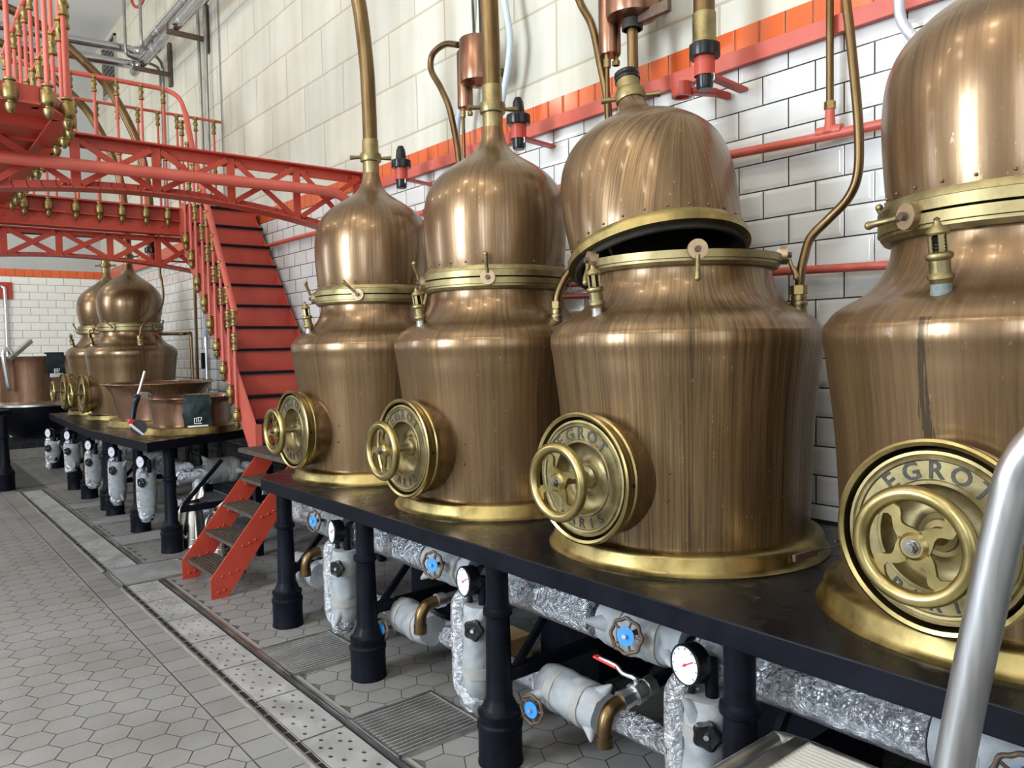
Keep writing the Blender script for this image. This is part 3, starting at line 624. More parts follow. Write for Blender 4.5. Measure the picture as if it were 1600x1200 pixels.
# ------------------------------------------------------------------ red iron trusses, gallery, stairs, railings
def truss(label, Y, x0, x1, ztop, zb, verts, th, tc, bc, riv=True):
    t = thing('truss_beam', label, 'beam', (0, 0, 0), 0, 'red riveted trusses')
    b = MB(); b.box(x0, Y-.075, ztop-.012, x1, Y+.075, ztop); b.box(x0, Y-.012, ztop-tc, x1, Y+.006, ztop-.012); b.build('top_chord', 'red', t, 0, bevel=.002)
    b = MB(); n = 40
    for k in range(n):
        xa, xb = x0+(x1-x0)*k/n, x0+(x1-x0)*(k+1)/n
        b.bar((xa, Y-.003, zb(xa)+bc/2), (xb+.004, Y-.003, zb(xb)+bc/2), .018, bc); b.bar((xa, Y, zb(xa)), (xb+.004, Y, zb(xb)), .15, .012)
    b.build('bottom_chord', 'red', t, 0)
    for v in verts: MB().box(v-.028, Y-.028, zb(v)+.01, v+.028, Y-.014, ztop-.02).build('post', 'red', t, 0, bevel=.002)
    vv = [x0] + [v for v in verts if x0 + .1 < v < x1 - .1] + [x1]
    for a, c in zip(vv, vv[1:]):
        for p, q, o in (((a+.03, Y-.034, zb(a)+bc*.6), (c-.03, Y-.034, ztop-tc*.5), 0), ((a+.03, Y-.02, ztop-tc*.5), (c-.03, Y-.02, zb(c)+bc*.6), 1)):
            b = MB(); d = (Vector(q)-Vector(p)); b.bar(p, q, th, .010, (0, 1, 0)); b.build('diagonal', 'red', t, 0)
    if riv:
        b = MB()
        for v in verts:
            for dx in (-.07, 0, .07):
                b.ball((v+dx, Y-.016, ztop-tc*.55), .014, 8, .7); b.ball((v+dx, Y-.014, zb(v+dx)+bc*.55), .014, 8, .7)
        b.build('rivets', 'red', t, 60)
    return t
truss('nearer red riveted truss crossing from the wall by the stair still, arched below', 5.46, -.1, 2.99, 2.962, lambda x: 2.645 - .087*(x-1.45)**2, [.05, .53, 1.013, 1.483, 1.969, 2.449, 2.935], .036, .078, .05)
truss('farther red riveted truss under the gallery edge, arched below', 7.82, -.35, 2.99, 2.70, lambda x: 2.475 - .078*(x-1.35)**2, [.06, .475, .885, 1.296, 1.702, 2.112, 2.53], .042, .04, .026, False)
g = thing('gallery_platform', 'red iron gallery deck reaching from the stone wall across the top of the stair', 'platform', (0, 0, 0))
MB().box(-1.2, 7.72, 2.93, 2.99, 8.55, 2.975).build('deck', 'red', g, 0)
b = MB(); b.box(-1.2, 7.70, 2.71, 2.99, 7.715, 2.955); b.box(-1.2, 7.63, 2.945, 2.99, 7.78, 2.958); b.box(-1.2, 7.655, 2.832, 2.99, 7.70, 2.842); b.box(-1.2, 7.64, 2.708, 2.99, 7.78, 2.72)
for k in range(22): b.ball((-.9 + .178*k, 7.70, 2.775), .012, 8, .6)
b.build('edge_channel', 'red', g, 40)
w = thing('gallery_walkway', 'red iron walkway overhead at left running from the near truss to the gallery', 'walkway', (0, 0, 0))
b = MB(); b.prism([(-1.2, 4.56), (.70, 4.56), (.83, 4.76), (.845, 7.62), (-1.2, 7.62)], 2.90, 2.945); b.build('deck', 'red', w, 0)
b = MB(); P_ = [(-1.2, 4.56), (.70, 4.56), (.83, 4.76), (.845, 7.62)]
for p, q in zip(P_, P_[1:]): b.bar((*p, 2.90), (*q, 2.90), .016, .10); b.bar((*p, 2.855), (*q, 2.855), .09, .012)
b.build('edge_channel', 'red', w, 0)
b = MB()
for y in (5.0, 5.9, 6.8): b.box(-1.2, y-.03, 2.855, .82, y+.03, 2.90)
b.build('cross_beam', 'red', w, 0)
# railings: rods with bronze collars and acorn finials
FS = 1.3
FIN = [(0, -.105), (.006, -.10), (.013, -.085), (.0165, -.068), (.017, -.058), (.011, -.052), (.011, -.045), (.021, -.038), (.0235, -.028), (.025, -.006), (.0235, .016), (.021, .026), (.015, .03), (.014, .042), (.019, .047), (.019, .055), (.012, .06), (0, .06)]
COL = [(0, -.05), (.0115, -.05), (.016, -.046), (.0165, -.034), (.0125, -.028), (.0125, -.008), (.017, -.002), (.017, .008), (.013, .014), (.013, .032), (.0175, .036), (.0175, .048), (.011, .052), (0, .052)]
def post(rail, x, y, zf, zt, mid, boss=None, fin=True, rod='red_pink'):
    b = MB(); b.cyl((x, y, zf + .03), (x, y, zt), .0122, n=10); o = b.build('baluster', rod, rail, 40)
    if fin:
        b = MB(); b.lathe(FIN, 16, Matrix.Translation((x, y, zf)) @ Matrix.Diagonal((1.5, 1.5, 1.08, 1)))
        if boss:
            d = Vector(boss); p = Vector((x, y, zf)); b.cyl(p + d.normalized()*.018, p + d*.8, .011, n=10); b.cyl(p + d*.72, p + d, .022, .026, 14)
            for dx, dy in ((1, 0), (-1, 0), (0, 1), (0, -1)): b.cyl((x, y, zf - .006), (x + dx*.027, y + dy*.027, zf - .006), .012, .009, 10)
        b.build('finial', 'brass_dark', o, 45)
    for zc in (zt - .06, mid): MB().lathe(COL, 14, Matrix.Translation((x, y, zc)) @ Matrix.Scale(1.4, 4)).build('collar', 'brass_dark', o, 45)
    return o
def flat_rail(rail, path, w=.042, h=.016, name='handrail', m='red_pink', sm=5):
    b = MB(); b.tube(path, w/2, 12, sm); return b.build(name, m, rail, 50)
r4 = thing('railing', 'red railing with bronze acorn finials overhead at left along the walkway edge', 'railing', (0, 0, 0), 0, 'red gallery railings')
pts = [(.25, 4.517), (.41, 4.517), (.571, 4.517), (.733, 4.518), (.848, 4.697), (.89, 4.88), (.898, 5.10), (.90, 5.345), (.903, 5.59), (.905, 5.84), (.907, 6.1), (.91, 6.36), (.913, 6.64), (.916, 6.93), (.92, 7.22), (.92, 7.48)]
for i, (x, y) in enumerate(pts):
    d = Vector((0, .06, 0)) if y < 4.6 else (Vector((-.06, 0, 0)) if y > 4.8 else Vector((-.05, .035, 0))); post(r4, x, y, 2.895, 4.03, 3.45, d)
flat_rail(r4, [(-.4, 4.517, 4.035), (.60, 4.517, 4.035), (.75, 4.54, 4.035), (.86, 4.70, 4.035), (.90, 5.0, 4.035), (.905, 6, 4.035), (.92, 7.5, 4.035), (.95, 7.62, 4.035), (1.05, 7.65, 4.035)])
flat_rail(r4, [(.90, 5.0, 3.51), (.905, 6, 3.51), (.92, 7.6, 3.51)], .016, name='mid_rail')
r1 = thing('railing', 'red railing along the front edge of the gallery, its rail swooping down towards the stair', 'railing', (0, 0, 0), 0, 'red gallery railings')
for x in (1.027, 1.204, 1.411, 1.596, 1.777, 1.98, 2.169): post(r1, x, 7.645, 2.885, 4.03, 3.45, Vector((0, .055, 0)))
flat_rail(r1, [(1.05, 7.65, 4.035), (1.6, 7.645, 4.037), (2.0, 7.645, 4.037), (2.15, 7.645, 4.035), (2.24, 7.62, 4.01), (2.285, 7.53, 3.93), (2.295, 7.42, 3.78)])
r3 = thing('railing', 'sloping red stair railing with bronze acorn finials beside the upper flight', 'railing', (0, 0, 0), 0, 'red gallery railings')
for y, z in ((7.442, 2.649), (7.298, 2.471), (7.163, 2.247), (6.996, 2.05), (6.867, 1.855), (6.727, 1.659), (6.576, 1.464), (6.43, 1.27), (6.303, 1.081)):
    zt = min(3.75, 2.117 + 1.563*(y - 6.425)); post(r3, 2.262, y, z, max(zt, z + .86), z + .60, Vector((.03, 0, 0)))
flat_rail(r3, [(2.295, 7.42, 3.78), (2.293, 7.27, 3.45), (2.29, 7.1, 3.17), (2.285, 6.936, 2.916), (2.28, 6.65, 2.468), (2.275, 6.40, 2.078), (2.27, 6.29, 1.92)], .052)
r2 = thing('railing', 'red railing on the far side of the gallery ending at the stone wall', 'railing', (0, 0, 0), 0, 'red gallery railings')
for k in range(10): post(r2, 2.90 - .187*k, 8.46, 2.985, 4.045, 3.52, None, False, 'red_pink')
flat_rail(r2, [(1.1, 8.46, 4.055), (2.98, 8.46, 4.055)], .03, sm=0)
# stairs
st = thing('stair', 'steep red iron stair with black treads, turning up along the wall', 'stair', (0, 0, 0))
n = 11; z0, z1, ya, yb = .86, 2.975, 6.05, 7.62; dz, dy = (z1-z0)/n, (yb-ya)/n
for X in (2.284, 2.942):
    b = MB(); mxx = Matrix(((0, 0, 1, 0), (1, 0, 0, 0), (0, 1, 0, 0), (0, 0, 0, 1)))
    b.prism([(5.985, .84), (6.13, .84), (7.72, 2.72), (7.72, 2.955), (7.60, 3.0), (5.985, 1.03)], X, X+.014, mxx)
    b.box(X if X > 2.6 else X - .0, 5.975, .84, X+.05 if X < 2.6 else X+.014, 5.985, 1.03)
    b.build('stringer', 'red_pink' if X < 2.5 else 'red', st, 0)
for k in range(n):
    y = ya + dy*k; z = z0 + dz*k
    MB().box(2.298, y + .012, z, 2.942, y + .02, z + dz - .02).build('riser', 'red', st, 0)
    MB().box(2.298, y - .022, z + dz - .022, 2.942, y + dy + .02, z + dz).build('tread', 'black', st, 0)
def grate_tread(x0, y0, x1, y1, z, th=.022):
    b = MB(); b.box(x0, y0, z-th, x0+.008, y1, z); b.box(x1-.008, y0, z-th, x1, y1, z); b.box(x0, y0, z-th, x1, y0+.008, z); b.box(x0, y1-.008, z-th, x1, y1, z)
    k = int((y1-y0)/.028)
    for i in range(1, k): yy = y0+(y1-y0)*i/k; b.box(x0, yy-.002, z-th*.8, x1, yy+.002, z-.001)
    k = max(2, int((x1-x0)/.024))
    for i in range(1, k): xx = x0+(x1-x0)*i/k; b.box(xx-.003, y0, z-th*.8, xx+.003, y1, z-.0005)
    return b
M['grate_iron'] = simple('worn_grating', (.09, .075, .06), (.20, .17, .14), .5, .6, (30, 30, 30))
for x, z in ((1.644, .151), (1.775, .328), (1.907, .505), (2.04, .682)): grate_tread(x, 5.097, x + .205, 5.685, z).build('grating_tread', 'grate_iron', st, 0)
grate_tread(2.14, 5.06, 2.93, 5.98, .86, .03).build('landing', 'grate_iron', st, 0)
for Y in (5.085, 5.69):
    b = MB(); mxx = Matrix(((1, 0, 0, 0), (0, 0, 1, 0), (0, 1, 0, 0), (0, 0, 0, 1)))
    b.prism([(1.615, 0), (1.725, 0), (2.36, .845), (2.19, .845), (1.615, .135)], Y, Y+.011, mxx); b.build('stringer', 'red', st, 0)
    b = MB()
    for x, z in ((1.70, .05), (1.66, .045), (1.69, .142), (1.74, .152), (1.79, .165), (1.83, .32), (1.875, .33), (1.915, .345), (1.965, .49), (2.01, .505), (2.05, .52)): b.ball((x, Y - .002, z), .008, 8)
    for x, z in ((1.68, .12), (1.81, .297), (1.943, .474), (2.075, .651)): b.box(x, Y+.011 if Y < 5.3 else Y-.03, z-.03, x+.1, Y+.03 if Y < 5.3 else Y, z+.008)
    b.build('rivets', 'red', st, 40)
b = MB()
for x, y in ((2.25, 5.93), (2.88, 5.12), (2.88, 5.93)): b.box(x, y, 0, x+.05, y+.05, .83)
b.build('landing_post', 'black', st, 0)
# painted pipes in front of the nearer truss
for k, (lab, dy_, dz_) in enumerate((('fat red painted pipe in front of the nearer truss, bending to the wall', 0, 0), ('thinner red painted pipe hidden mostly behind the fat pipe at the nearer truss', .045, .028))):
    b = MB(); b.tube([(-.6, 5.30+dy_, 2.725+dz_), (1, 5.30+dy_, 2.738+dz_), (2.0, 5.30+dy_, 2.755+dz_), (2.55, 5.30+dy_, 2.762+dz_), (2.74, 5.31+dy_, 2.745+dz_), (2.83-.02*k, 5.33+dy_, 2.66+dz_), (2.85-.02*k, 5.34+dy_, 2.52+dz_)], .034 - .010*k, 16, 6)
    tag(b.build('painted_pipe', 'red_pink', None, 60), lab, 'pipe', 'red painted pipes')
# tin jugs under the stair
def jug(label, x, y, rz, s):
    t = thing('metal_jug', label, 'jug', (x, y, 0), rz, 'tin jugs under the stair'); t.scale = (s,)*3
    b = MB(); b.lathe(smooth_prof([(.0, 0), (.092, 0), (.094, .02), (.090, .05), (.075, .15), (.062, .24), (.057, .28), (.060, .30)]), 40)
    vs = []; q = 40
    for r_, z, k in ((.060, .30, 0), (.066, .315, .3), (.072, .325, 1)):
        for i in range(q):
            a = 2*PI*i/q; e = max(0, math.cos(a))**3*k; vs.append(((r_ + .03*e)*math.cos(a), r_*math.sin(a)*(1 - .3*e), z + .065*e - .012*k*max(0, -math.cos(a))))
    b.add(vs, [(j*q+i, j*q+(i+1) % q, (j+1)*q+(i+1) % q, (j+1)*q+i) for j in range(2) for i in range(q)])
    b.torus((0, 0, .055), (0, 0, 1), .091, .004, 40, 6); b.torus((0, 0, .285), (0, 0, 1), .0585, .003, 40, 6); b.build('body', 'tin', t, 60)
    b = MB(); b.tube([(-.056, 0, .285), (-.10, 0, .30), (-.135, 0, .26), (-.14, 0, .18), (-.115, 0, .10), (-.086, 0, .07)], .0085, 10, 6); b.build('handle', 'tin', t, 60)
jug('shiny tin jug standing at the left under the lower stair flight', 1.99, 6.66, R(38), 1.25)
jug('second shiny tin jug, half hidden behind the red stair stringer', 2.06, 6.2, R(30), 1.12)
# ------------------------------------------------------------------ insulated pipework under the benches
def hand_valve(parent, c, axis, r=.052, name='hand_wheel'):
    c = Vector(c); ax = Vector(axis).normalized(); mx = frame(c, ax)
    b = MB(); b.torus(c, ax, r, .0065, 48, 8, .05, 8)
    for k in range(5): a = 2*PI*k/5; b.tube([mx @ Vector((.0, .0, -.004)), mx @ Vector((r*math.cos(a), r*math.sin(a), 0))], .0045, 6, 0)
    b.cyl(c - ax*.07, c, .009, n=10); o = b.build(name, 'rust', parent, 50)
    b = MB(); b.lathe([(0, .002), (.030, .002), (.031, .006), (0, .007)], 28, mx); b.build('blue_disc', 'blue', o, 30)
    b = MB(); b.cyl(c, c + ax*.018, .008, n=6); b.build('nut', 'steel', o, 20); return o
def jacket(parent, a, b_, r, seed, straps=2):
    a = Vector(a); b_ = Vector(b_); n = 9; path = [a.lerp(b_, k/n) for k in range(n+1)]; rad = [r*(.78 + .24*math.sin(PI*min(1, max(0, (k+.8)/(n+1.4))))**.5) for k in range(n+1)]
    m = MB(); m.tube(path, rad, 28, 3, True, .13, seed); d = (b_-a).normalized()
    sd = d.orthogonal().normalized() 
    for e, s in ((a, 1), (b_, -1)):              # pinched seam corners sticking out at the ends
        for k in range(2):
            rot = Matrix.Rotation(seed*1.3 + k*2.4 + s, 3, d); o = rot @ sd
            m.tube([e + d*s*.05 + o*r*.6, e + d*s*.01 + o*r*1.05, e - d*s*.012 + o*r*1.35], [r*.45, r*.22, r*.04], 8, 3)
    o = m.build('insulation_jacket', 'jacket', parent, 60)
    for k in range(straps):
        m = MB(); u = (k + .6)/(straps + .2); p = a.lerp(b_, u); m.tube([p - d*.022, p - d*.02, p + d*.02, p + d*.022], [r*.9, r*1.05, r*1.05, r*.9], 28, 0, True, .05, seed)
        m.build('strap', 'strap', o, 60)
    return o
def gauge(parent, c, axis, r=.064):
    mx = frame(c, axis); b = MB(); b.lathe([(0, -.055), (r*.9, -.055), (r, -.045), (r, .0), (r*.95, .004), (r*.9, .004), (r*.9, .0), (0, 0)], 40, mx); b.tube([mx @ Vector((0, 0, -.03)), Vector(c) + Vector((.03, 0, -r-.03))], .011, 8, 0); o = b.build('gauge', 'black_rub', parent, 35)
    b = MB(); b.lathe([(0, .0005), (r*.9, .0005), (0, .001)], 40, mx); b.build('dial', 'dial', o, 0)
    b = MB()
    for k in range(9): a = R(-130 + 32.5*k + 90); q = mx @ Vector((math.cos(a)*r*.74, math.sin(a)*r*.74, .002)); q2 = mx @ Vector((math.cos(a)*r*.84, math.sin(a)*r*.84, .002)); b.bar(q, q2, .0016, .001, axis)
    b.build('scale_marks', 'black_rub', o, 0)
    b = MB(); b.bar(mx @ Vector((-.010, -.006, .0025)), mx @ Vector((r*.55, r*.32, .0025)), .003, .0015, axis); b.lathe([(0, 0), (.005, 0), (.004, .004), (0, .004)], 12, mx); b.build('needle', 'lever', o, 0); return o
def knob(parent, c, axis):
    mx = frame(c, axis); n = 60; vs = []; rows = [(-.02, .018), (-.012, .04), (.004, .042), (.01, .034), (.006, .018), (.008, .0)]
    b = MB()
    for z, r in rows[:-1]:
        for i in range(n): a = 2*PI*i/n; q = r*(1 + .09*math.cos(5*a)) ; vs.append(mx @ Vector((q*math.cos(a), q*math.sin(a), z)))
    m = len(rows)-1; b.add(vs, [(j*n+i, j*n+(i+1) % n, (j+1)*n+(i+1) % n, (j+1)*n+i) for j in range(m-1) for i in range(n)] + [tuple((m-1)*n+i for i in range(n)), tuple(range(n-1, -1, -1))])
    b.cyl(mx @ Vector((0, 0, -.05)), mx @ Vector((0, 0, -.01)), .012, n=10); o = b.build('knob', 'black_rub', parent, 50)
    b = MB(); b.cyl(mx @ Vector((0, 0, .004)), mx @ Vector((0, 0, .014)), .008, n=12); b.build('screw', 'steel', o, 30)
def column(label, loc, seed, group, bottom=.09, gn=(-.96, .14, .04)):
    # local origin on the floor; foil pipe in front, jacketed valve body behind
    t = thing('drain_column', label, 'pipe column', loc, 0, group)
    b = MB(); b.tube([(.06, .03, .545), (.01, .045, .572), (-.022, .052, .545), (-.030, .052, .48), (-.030, .05, .35), (-.028, .05, .22), (-.02, .045, bottom+.07)], [.03, .034, .035, .034, .034, .034, .030], 20, 5, True, .06, seed); b.build('foil_sleeve', 'foil', t, 60)
    b = MB(); b.tube([(.012, -.012, bottom+.13), (.010, -.008, bottom+.10), (.006, -.004, bottom+.05), (.004, .0, bottom+.015), (.004, .0, bottom)], [.05, .066, .064, .048, .02], 22, 5, True, .16, seed+5); b.build('foil_end', 'foil', t, 60)
    b = MB(); b.cyl((.03, -.04, bottom + .03), (.03, -.04, .66), .02, n=14); b.build('riser_pipe', 'black', t, 40)
    jacket(t, (.022, -.03, .545), (.016, -.02, bottom+.08), .070, seed, 2)
    knob(t, (-.055, -.085, .468), (-1, -.45, 0))
    gauge(t, (-.03, .012, .64), gn, .062 if gn[1] > 0 else .055)
    return t
def tap(label, loc, lever, seed):
    t = thing('drain_tap', label, 'tap', loc, 0, 'copper drain elbows under the bench')
    b = MB(); b.tube([(.06, -.005, .09), (.02, 0, .085), (-.012, .0, .072), (-.03, 0, .04), (-.034, 0, .01), (-.034, 0, -.035)], .0265, 18, 5); b.cyl((-.034, 0, -.037), (-.034, 0, .0), .0295, n=20); b.build('copper_elbow', 'pipe', t, 50)
    if lever:
        b = MB(); b.cyl((.045, 0, .09), (.10, -.01, .10), .036, .031, 8); b.cyl((.07, -.004, .095), (.17, -.02, .115), .030, n=18); b.cyl((.10, -.01, .10), (.135, -.015, .108), .038, n=18); b.cyl((.15, -.018, .112), (.185, -.022, .118), .034, n=8); b.cyl((.12, -.012, .10), (.112, -.012, .155), .011, n=10); b.build('ball_valve', 'steel', t, 30)
        b = MB(); b.cyl((.18, -.02, .117), (.62, -.07, .18), .024, n=16); b.build('feed_pipe', 'black', t, 40)
        b = MB(); b.tube([(.112, -.012, .15), (.105, .0, .158), (.09, .03, .165), (.085, .06, .185), (.08, .13, .19)], .008, 8, 3); o = b.build('lever', 'steel', t, 30)
        b = MB(); b.bar((.086, .05, .181), (.08, .155, .192), .024, .009); b.build('grip', 'lever', o, 0, bevel=.003)
    else:
        b = MB(); b.cyl((.05, -.005, .09), (.09, -.006, .09), .033, n=18); b.cyl((.09, -.006, .09), (.30, -.02, .10), .024, n=14); b.build('union', 'steel', t, 30)
    return t
Ys = [4.18, 2.99, 1.86, .735]
nm = ['beneath the still next to the stair', 'beneath the second still from the stair', 'beneath the still with the lifted dome', 'beneath the nearest still']
# the main steam line: foil-clad lengths, jacketed valves with hand wheels
mp = thing('insulated_steam_pipe', 'thick foil-wrapped pipe line running high under the near bench', 'pipe', (0, 0, 0))
px, pz = 2.0, .615
segs = [(4.62, 4.22), (3.78, 3.06), (2.62, 1.96), (1.52, .80), (.36, -.5)]
for i, (a_, b_) in enumerate(segs):
    b = MB(); b.tube([(px, a_, pz), (px, a_-.04, pz), (px, b_, pz)], [.055, .078, .078], 28, 0, True, .045, i+2, 14); b.build('foil_cladding', 'foil', mp, 60)
b = MB(); b.cyl((px, 4.7, pz), (px, -.6, pz), .038, n=16); b.build('bare_pipe', 'black', mp, 40)
for i, Yc in enumerate(Ys):
    jacket(mp, (px, Yc + .06, pz), (px, Yc - .30, pz), .086, i+11, 2)
    c = Vector((px, Yc - .08, pz)); hand_valve(mp, (1.845, Yc - .165, .655), (-1, -.25, .12), .055)
cap = thing('pipe_end_cap', 'grey-bound end of the thick foil pipe by the first bench leg from the stair', 'pipe end', (px, 4.63, pz))
b = MB(); b.lathe([(0, -.03), (.07, -.03), (.082, -.02), (.082, .0), (.05, .03), (0, .03)], 28, frame((0, 0, 0), (0, 1, 0))); b.build('bandage', 'strap', cap, 50)
for i, Yc in enumerate(Ys[:3]):
    column('foil and grey drain column with white gauge, ' + nm[i], (1.86, Yc - .425, 0), i+1, 'drain columns under the near bench')
for i, Yc in enumerate(Ys[:3]):
    tap('copper drain elbow with red-handled ball valve, %s' % nm[i] if i == 2 else 'copper drain elbow, ' + nm[i], (1.86, Yc - .08, .37 if i < 2 else .30), i == 2, i)
# low condensate line with jacketed valves
lp = thing('insulated_low_pipe', 'thin foil-wrapped pipe line running low behind the bench legs', 'pipe', (0, 0, 0))
b = MB(); b.tube([(2.06, 4.75, .225), (2.06, 3.8, .225), (2.06, 2.7, .225), (2.06, 1.6, .225), (2.06, -.4, .225)], .048, 22, 0, True, .07, 5, 12); b.build('foil_cladding', 'foil', lp, 60)
for i, Yc in enumerate(Ys):
    jacket(lp, (2.0, Yc + .40, .27), (1.98, Yc + .06, .27), .082, i+21, 2); hand_valve(lp, (1.865, Yc + .34, .225), (-1, -.15, .05), .052)
# dark pump boxes and rods deep under the bench
for i, Yc in enumerate(Ys[:3]):
    t = thing('equipment_box', 'box in the shadow at the back, ' + nm[i], 'box', (2.62, Yc - .35, 0), 0, 'boxes under the near bench')
    MB().box(-.15, -.2, .06, .2, .2, .42).build('case', 'black', t, 0, bevel=.01)
    b = MB()
    for x, y in ((-.12, -.17), (.17, -.17), (.17, .17), (-.12, .17)): b.box(x-.02, y-.02, 0, x+.02, y+.02, .07)
    b.build('foot', 'black', t, 0)
t = tag(MB().box(2.22, 2.84, 0, 2.42, 3.06, .20).build('wooden_block', 'wood', None, 0, bevel=.004), 'pale wooden block on the floor under the bench, just left of the third leg', 'block')
# columns and pipes under the far bench
fl_ = ['next to its corner leg', 'second from the corner leg', 'third from the corner leg', 'fourth from the corner leg', 'at the far end']
for i, (x, y, bt) in enumerate(((1.82, 7.43, .09), (1.80, 8.42, .10), (1.75, 9.25, .17), (1.69, 10.05, .22), (1.575, 10.55, .28))):
    column('foil drain column under the far bench, ' + fl_[i], (x, y, .0 if i < 3 else .05), i+31, 'drain columns under the far bench', bt, (-.90, -.43, .03))
fp = thing('insulated_steam_pipe', 'foil-wrapped pipe line running high under the far bench', 'pipe', (0, 0, 0))
b = MB(); b.tube([(2.02, 6.9, .60), (2.02, 8.5, .60), (2.02, 10.5, .60)], .07, 22, 0, True, .06, 3, 14); b.build('foil_cladding', 'foil', fp, 60)
for i, y in enumerate((7.7, 8.7, 9.8)): jacket(fp, (2.0, y + .1, .60), (2.0, y - .2, .60), .085, 40+i, 2); hand_valve(fp, (1.86, y - .06, .60), (-1, -.2, .1), .05)
cp = thing('jacketed_cross_pipe', 'foil pipe with grey padded jacket running to the wall behind the stair foot', 'pipe', (0, 0, 0))
b = MB(); b.tube([(1.93, 6.9, .53), (2.05, 6.9, .555), (2.6, 6.9, .57), (2.66, 6.9, .50), (2.68, 6.9, .2)], .062, 22, 4, True, .10, 9); b.tube([(2.12, 6.9, .52), (2.12, 6.9, .33)], .05, 18, 0, True, .1, 8, 6); b.build('foil_cladding', 'foil', cp, 60)
jacket(cp, (2.18, 6.9, .565), (2.46, 6.9, .57), .105, 51, 3)
b = MB(); b.tube([(2.0, 7.2, .27), (2.3, 7.1, .19), (2.7, 7.0, .10)], .06, 20, 3, True, .08, 4); tag(b.build('foil_pipe', 'foil', None, 60), 'foil pipe slanting to the floor behind the tin jugs', 'pipe')
# ------------------------------------------------------------------ pipes and fittings on the tiled wall
b = MB(); b.box(2.955, -1, 2.795, 2.963, 5.36, 2.865); b.box(2.963, -1, 2.80, 2.999, 5.36, 2.808)
tag(b.build('wall_rail', 'red_pink', None, 0, bevel=.002), 'long flat pinkish-red iron rail along the top edge of the white tiles', 'rail')
b = MB(); b.box(2.955, 7.9, 2.795, 2.963, 14.3, 2.865); b.box(2.963, 7.9, 2.80, 2.999, 14.3, 2.808)
tag(b.build('wall_rail', 'red_pink', None, 0, bevel=.002), 'far length of flat red rail on the wall behind the small stills', 'rail')
def plug(label, x, y, z, cap=True):
    t = thing('neck_holder', label, 'holder', (x, y, z), 0, 'black plugs on red wall brackets')
    b = MB(); b.lathe([(0, -.085), (.03, -.085), (.034, -.075), (.036, -.012), (0, -.012)], 26); b.build('lower_plug', 'black_rub', t, 40)
    b = MB(); b.lathe([(.042, -.03), (.042, .045), (.0, .045), (0, -.03)], 28); b.bar((0, 0, -.02), (2.998 - x, 0, -.035), .045, .014); b.build('bracket_ring', 'red', t, 40)
    b = MB(); q = 48; pr = [(.03, .045), (.062, .045), (.064, .05), (.064, .095), (.058, .10), (.03, .10)]
    vs = []
    for r, zz in pr:
        for i in range(q):
            a = 2*PI*i/q; k = 1 - .10*max(0, math.cos(3*a))**4; vs.append((r*k*math.cos(a), r*k*math.sin(a), zz))
    b.add(vs, [(j*q+i, j*q+(i+1) % q, (j+1)*q+(i+1) % q, (j+1)*q+i) for j in range(len(pr)-1) for i in range(q)])
    if cap: b.lathe([(.034, .10), (.034, .12), (.029, .165), (.018, .19), (.0, .193)], 24)
    b.build('ring_nut', 'black_rub', t, 40)
    b = MB(); b.tube([(.0, -.034, -.03), (.0, -.046, -.03), (.0, -.046, -.055), (.0, -.036, -.055)], .003, 6, 3); b.build('clip', 'steel', t, 40)
    return t
plug('black plug on a red bracket on the wall beside the still next to the stair', 2.75, 4.47, 2.745)
plug('black plug on a red bracket right of the second still from the stair', 2.75, 3.26, 2.75)
plug('black plug holder carrying the loose swan neck, above the lifted dome', 2.72, 2.02, 2.735, False)
plug('black plug holder at the foot of the far bronze swan neck', *fmap(2.38, 9.03, 2.64), cap=False)
def swivel(label, x, y, z):
    t = thing('wall_bracket', label, 'bracket', (x, y, z), 0, 'red swivel brackets'); b = MB(); b.lathe([(.030, -.03), (.046, -.03), (.046, .03), (.030, .03)], 26, close=True); b.build('socket', 'red', t, 35)
    b = MB(); b.bar((.03, -.03, -.005), (.11, -.10, -.015), .05, .028); b.bar((.10, -.09, -.012), (2.99 - x, -.11, -.02), .03, .03); b.build('arm', 'red', t, 0, bevel=.006); return t
swivel('empty red swivel bracket under the wall rail, left of the hanging swan neck', 2.80, 2.20, 2.71)
def pipe(name, label, path, r, m, group=None, cat='pipe', sm=6, clips=()):
    b = MB(); b.tube(path, r, 14, sm); o = tag(b.build(name, m, None, 60), label, cat, group)
    for x, y, z in clips:
        b = MB(); b.cyl((x, y, z), (2.999, y, z), .008, n=8); b.torus((x, y, z), (0, 1, 0), r+.001, .004, 20, 6); b.build('wall_clip', m, o, 40)
    return o
G1 = 'red pipes along the tiled wall'
pipe('painted_pipe', 'upper red pipe running along the white tiles between the dome and the nearest still', [(2.93, 2.75, 2.44), (2.93, 2.05, 2.417), (2.93, 1.4, 2.397), (2.93, -.8, 2.36)], .019, 'red_pink', G1, clips=((2.93, 2.5, 2.43), (2.93, .3, 2.376)))
pipe('painted_pipe', 'upper red pipe on the tiles between the stair and the first two stills', [(2.95, 7.25, 2.605), (2.95, 6.114, 2.595), (2.95, 4.6, 2.53), (2.93, 2.75, 2.44)], .019, 'red_pink', G1, clips=((2.945, 4.5, 2.526),))
pipe('painted_pipe', 'lower red pipe low on the white tiles right of the open still', [(2.94, 5.5, 2.0), (2.94, 3.0, 1.93), (2.94, 1.8, 1.89), (2.94, -.6, 1.81)], .017, 'red_pink', G1, clips=((2.94, 4, 1.958), (2.94, .1, 1.832)))
pipe('painted_pipe', 'lowest red pipe glimpsed left of the open still below the other red pipes', [(2.955, 5.2, 1.93), (2.955, 2.3, 1.845)], .014, 'red_pink', G1)
t = thing('feed_pipe', 'thin vertical bronze pipe dropping to a red tee on the upper red pipe', 'pipe', (2.93, 1.586, 2.415))
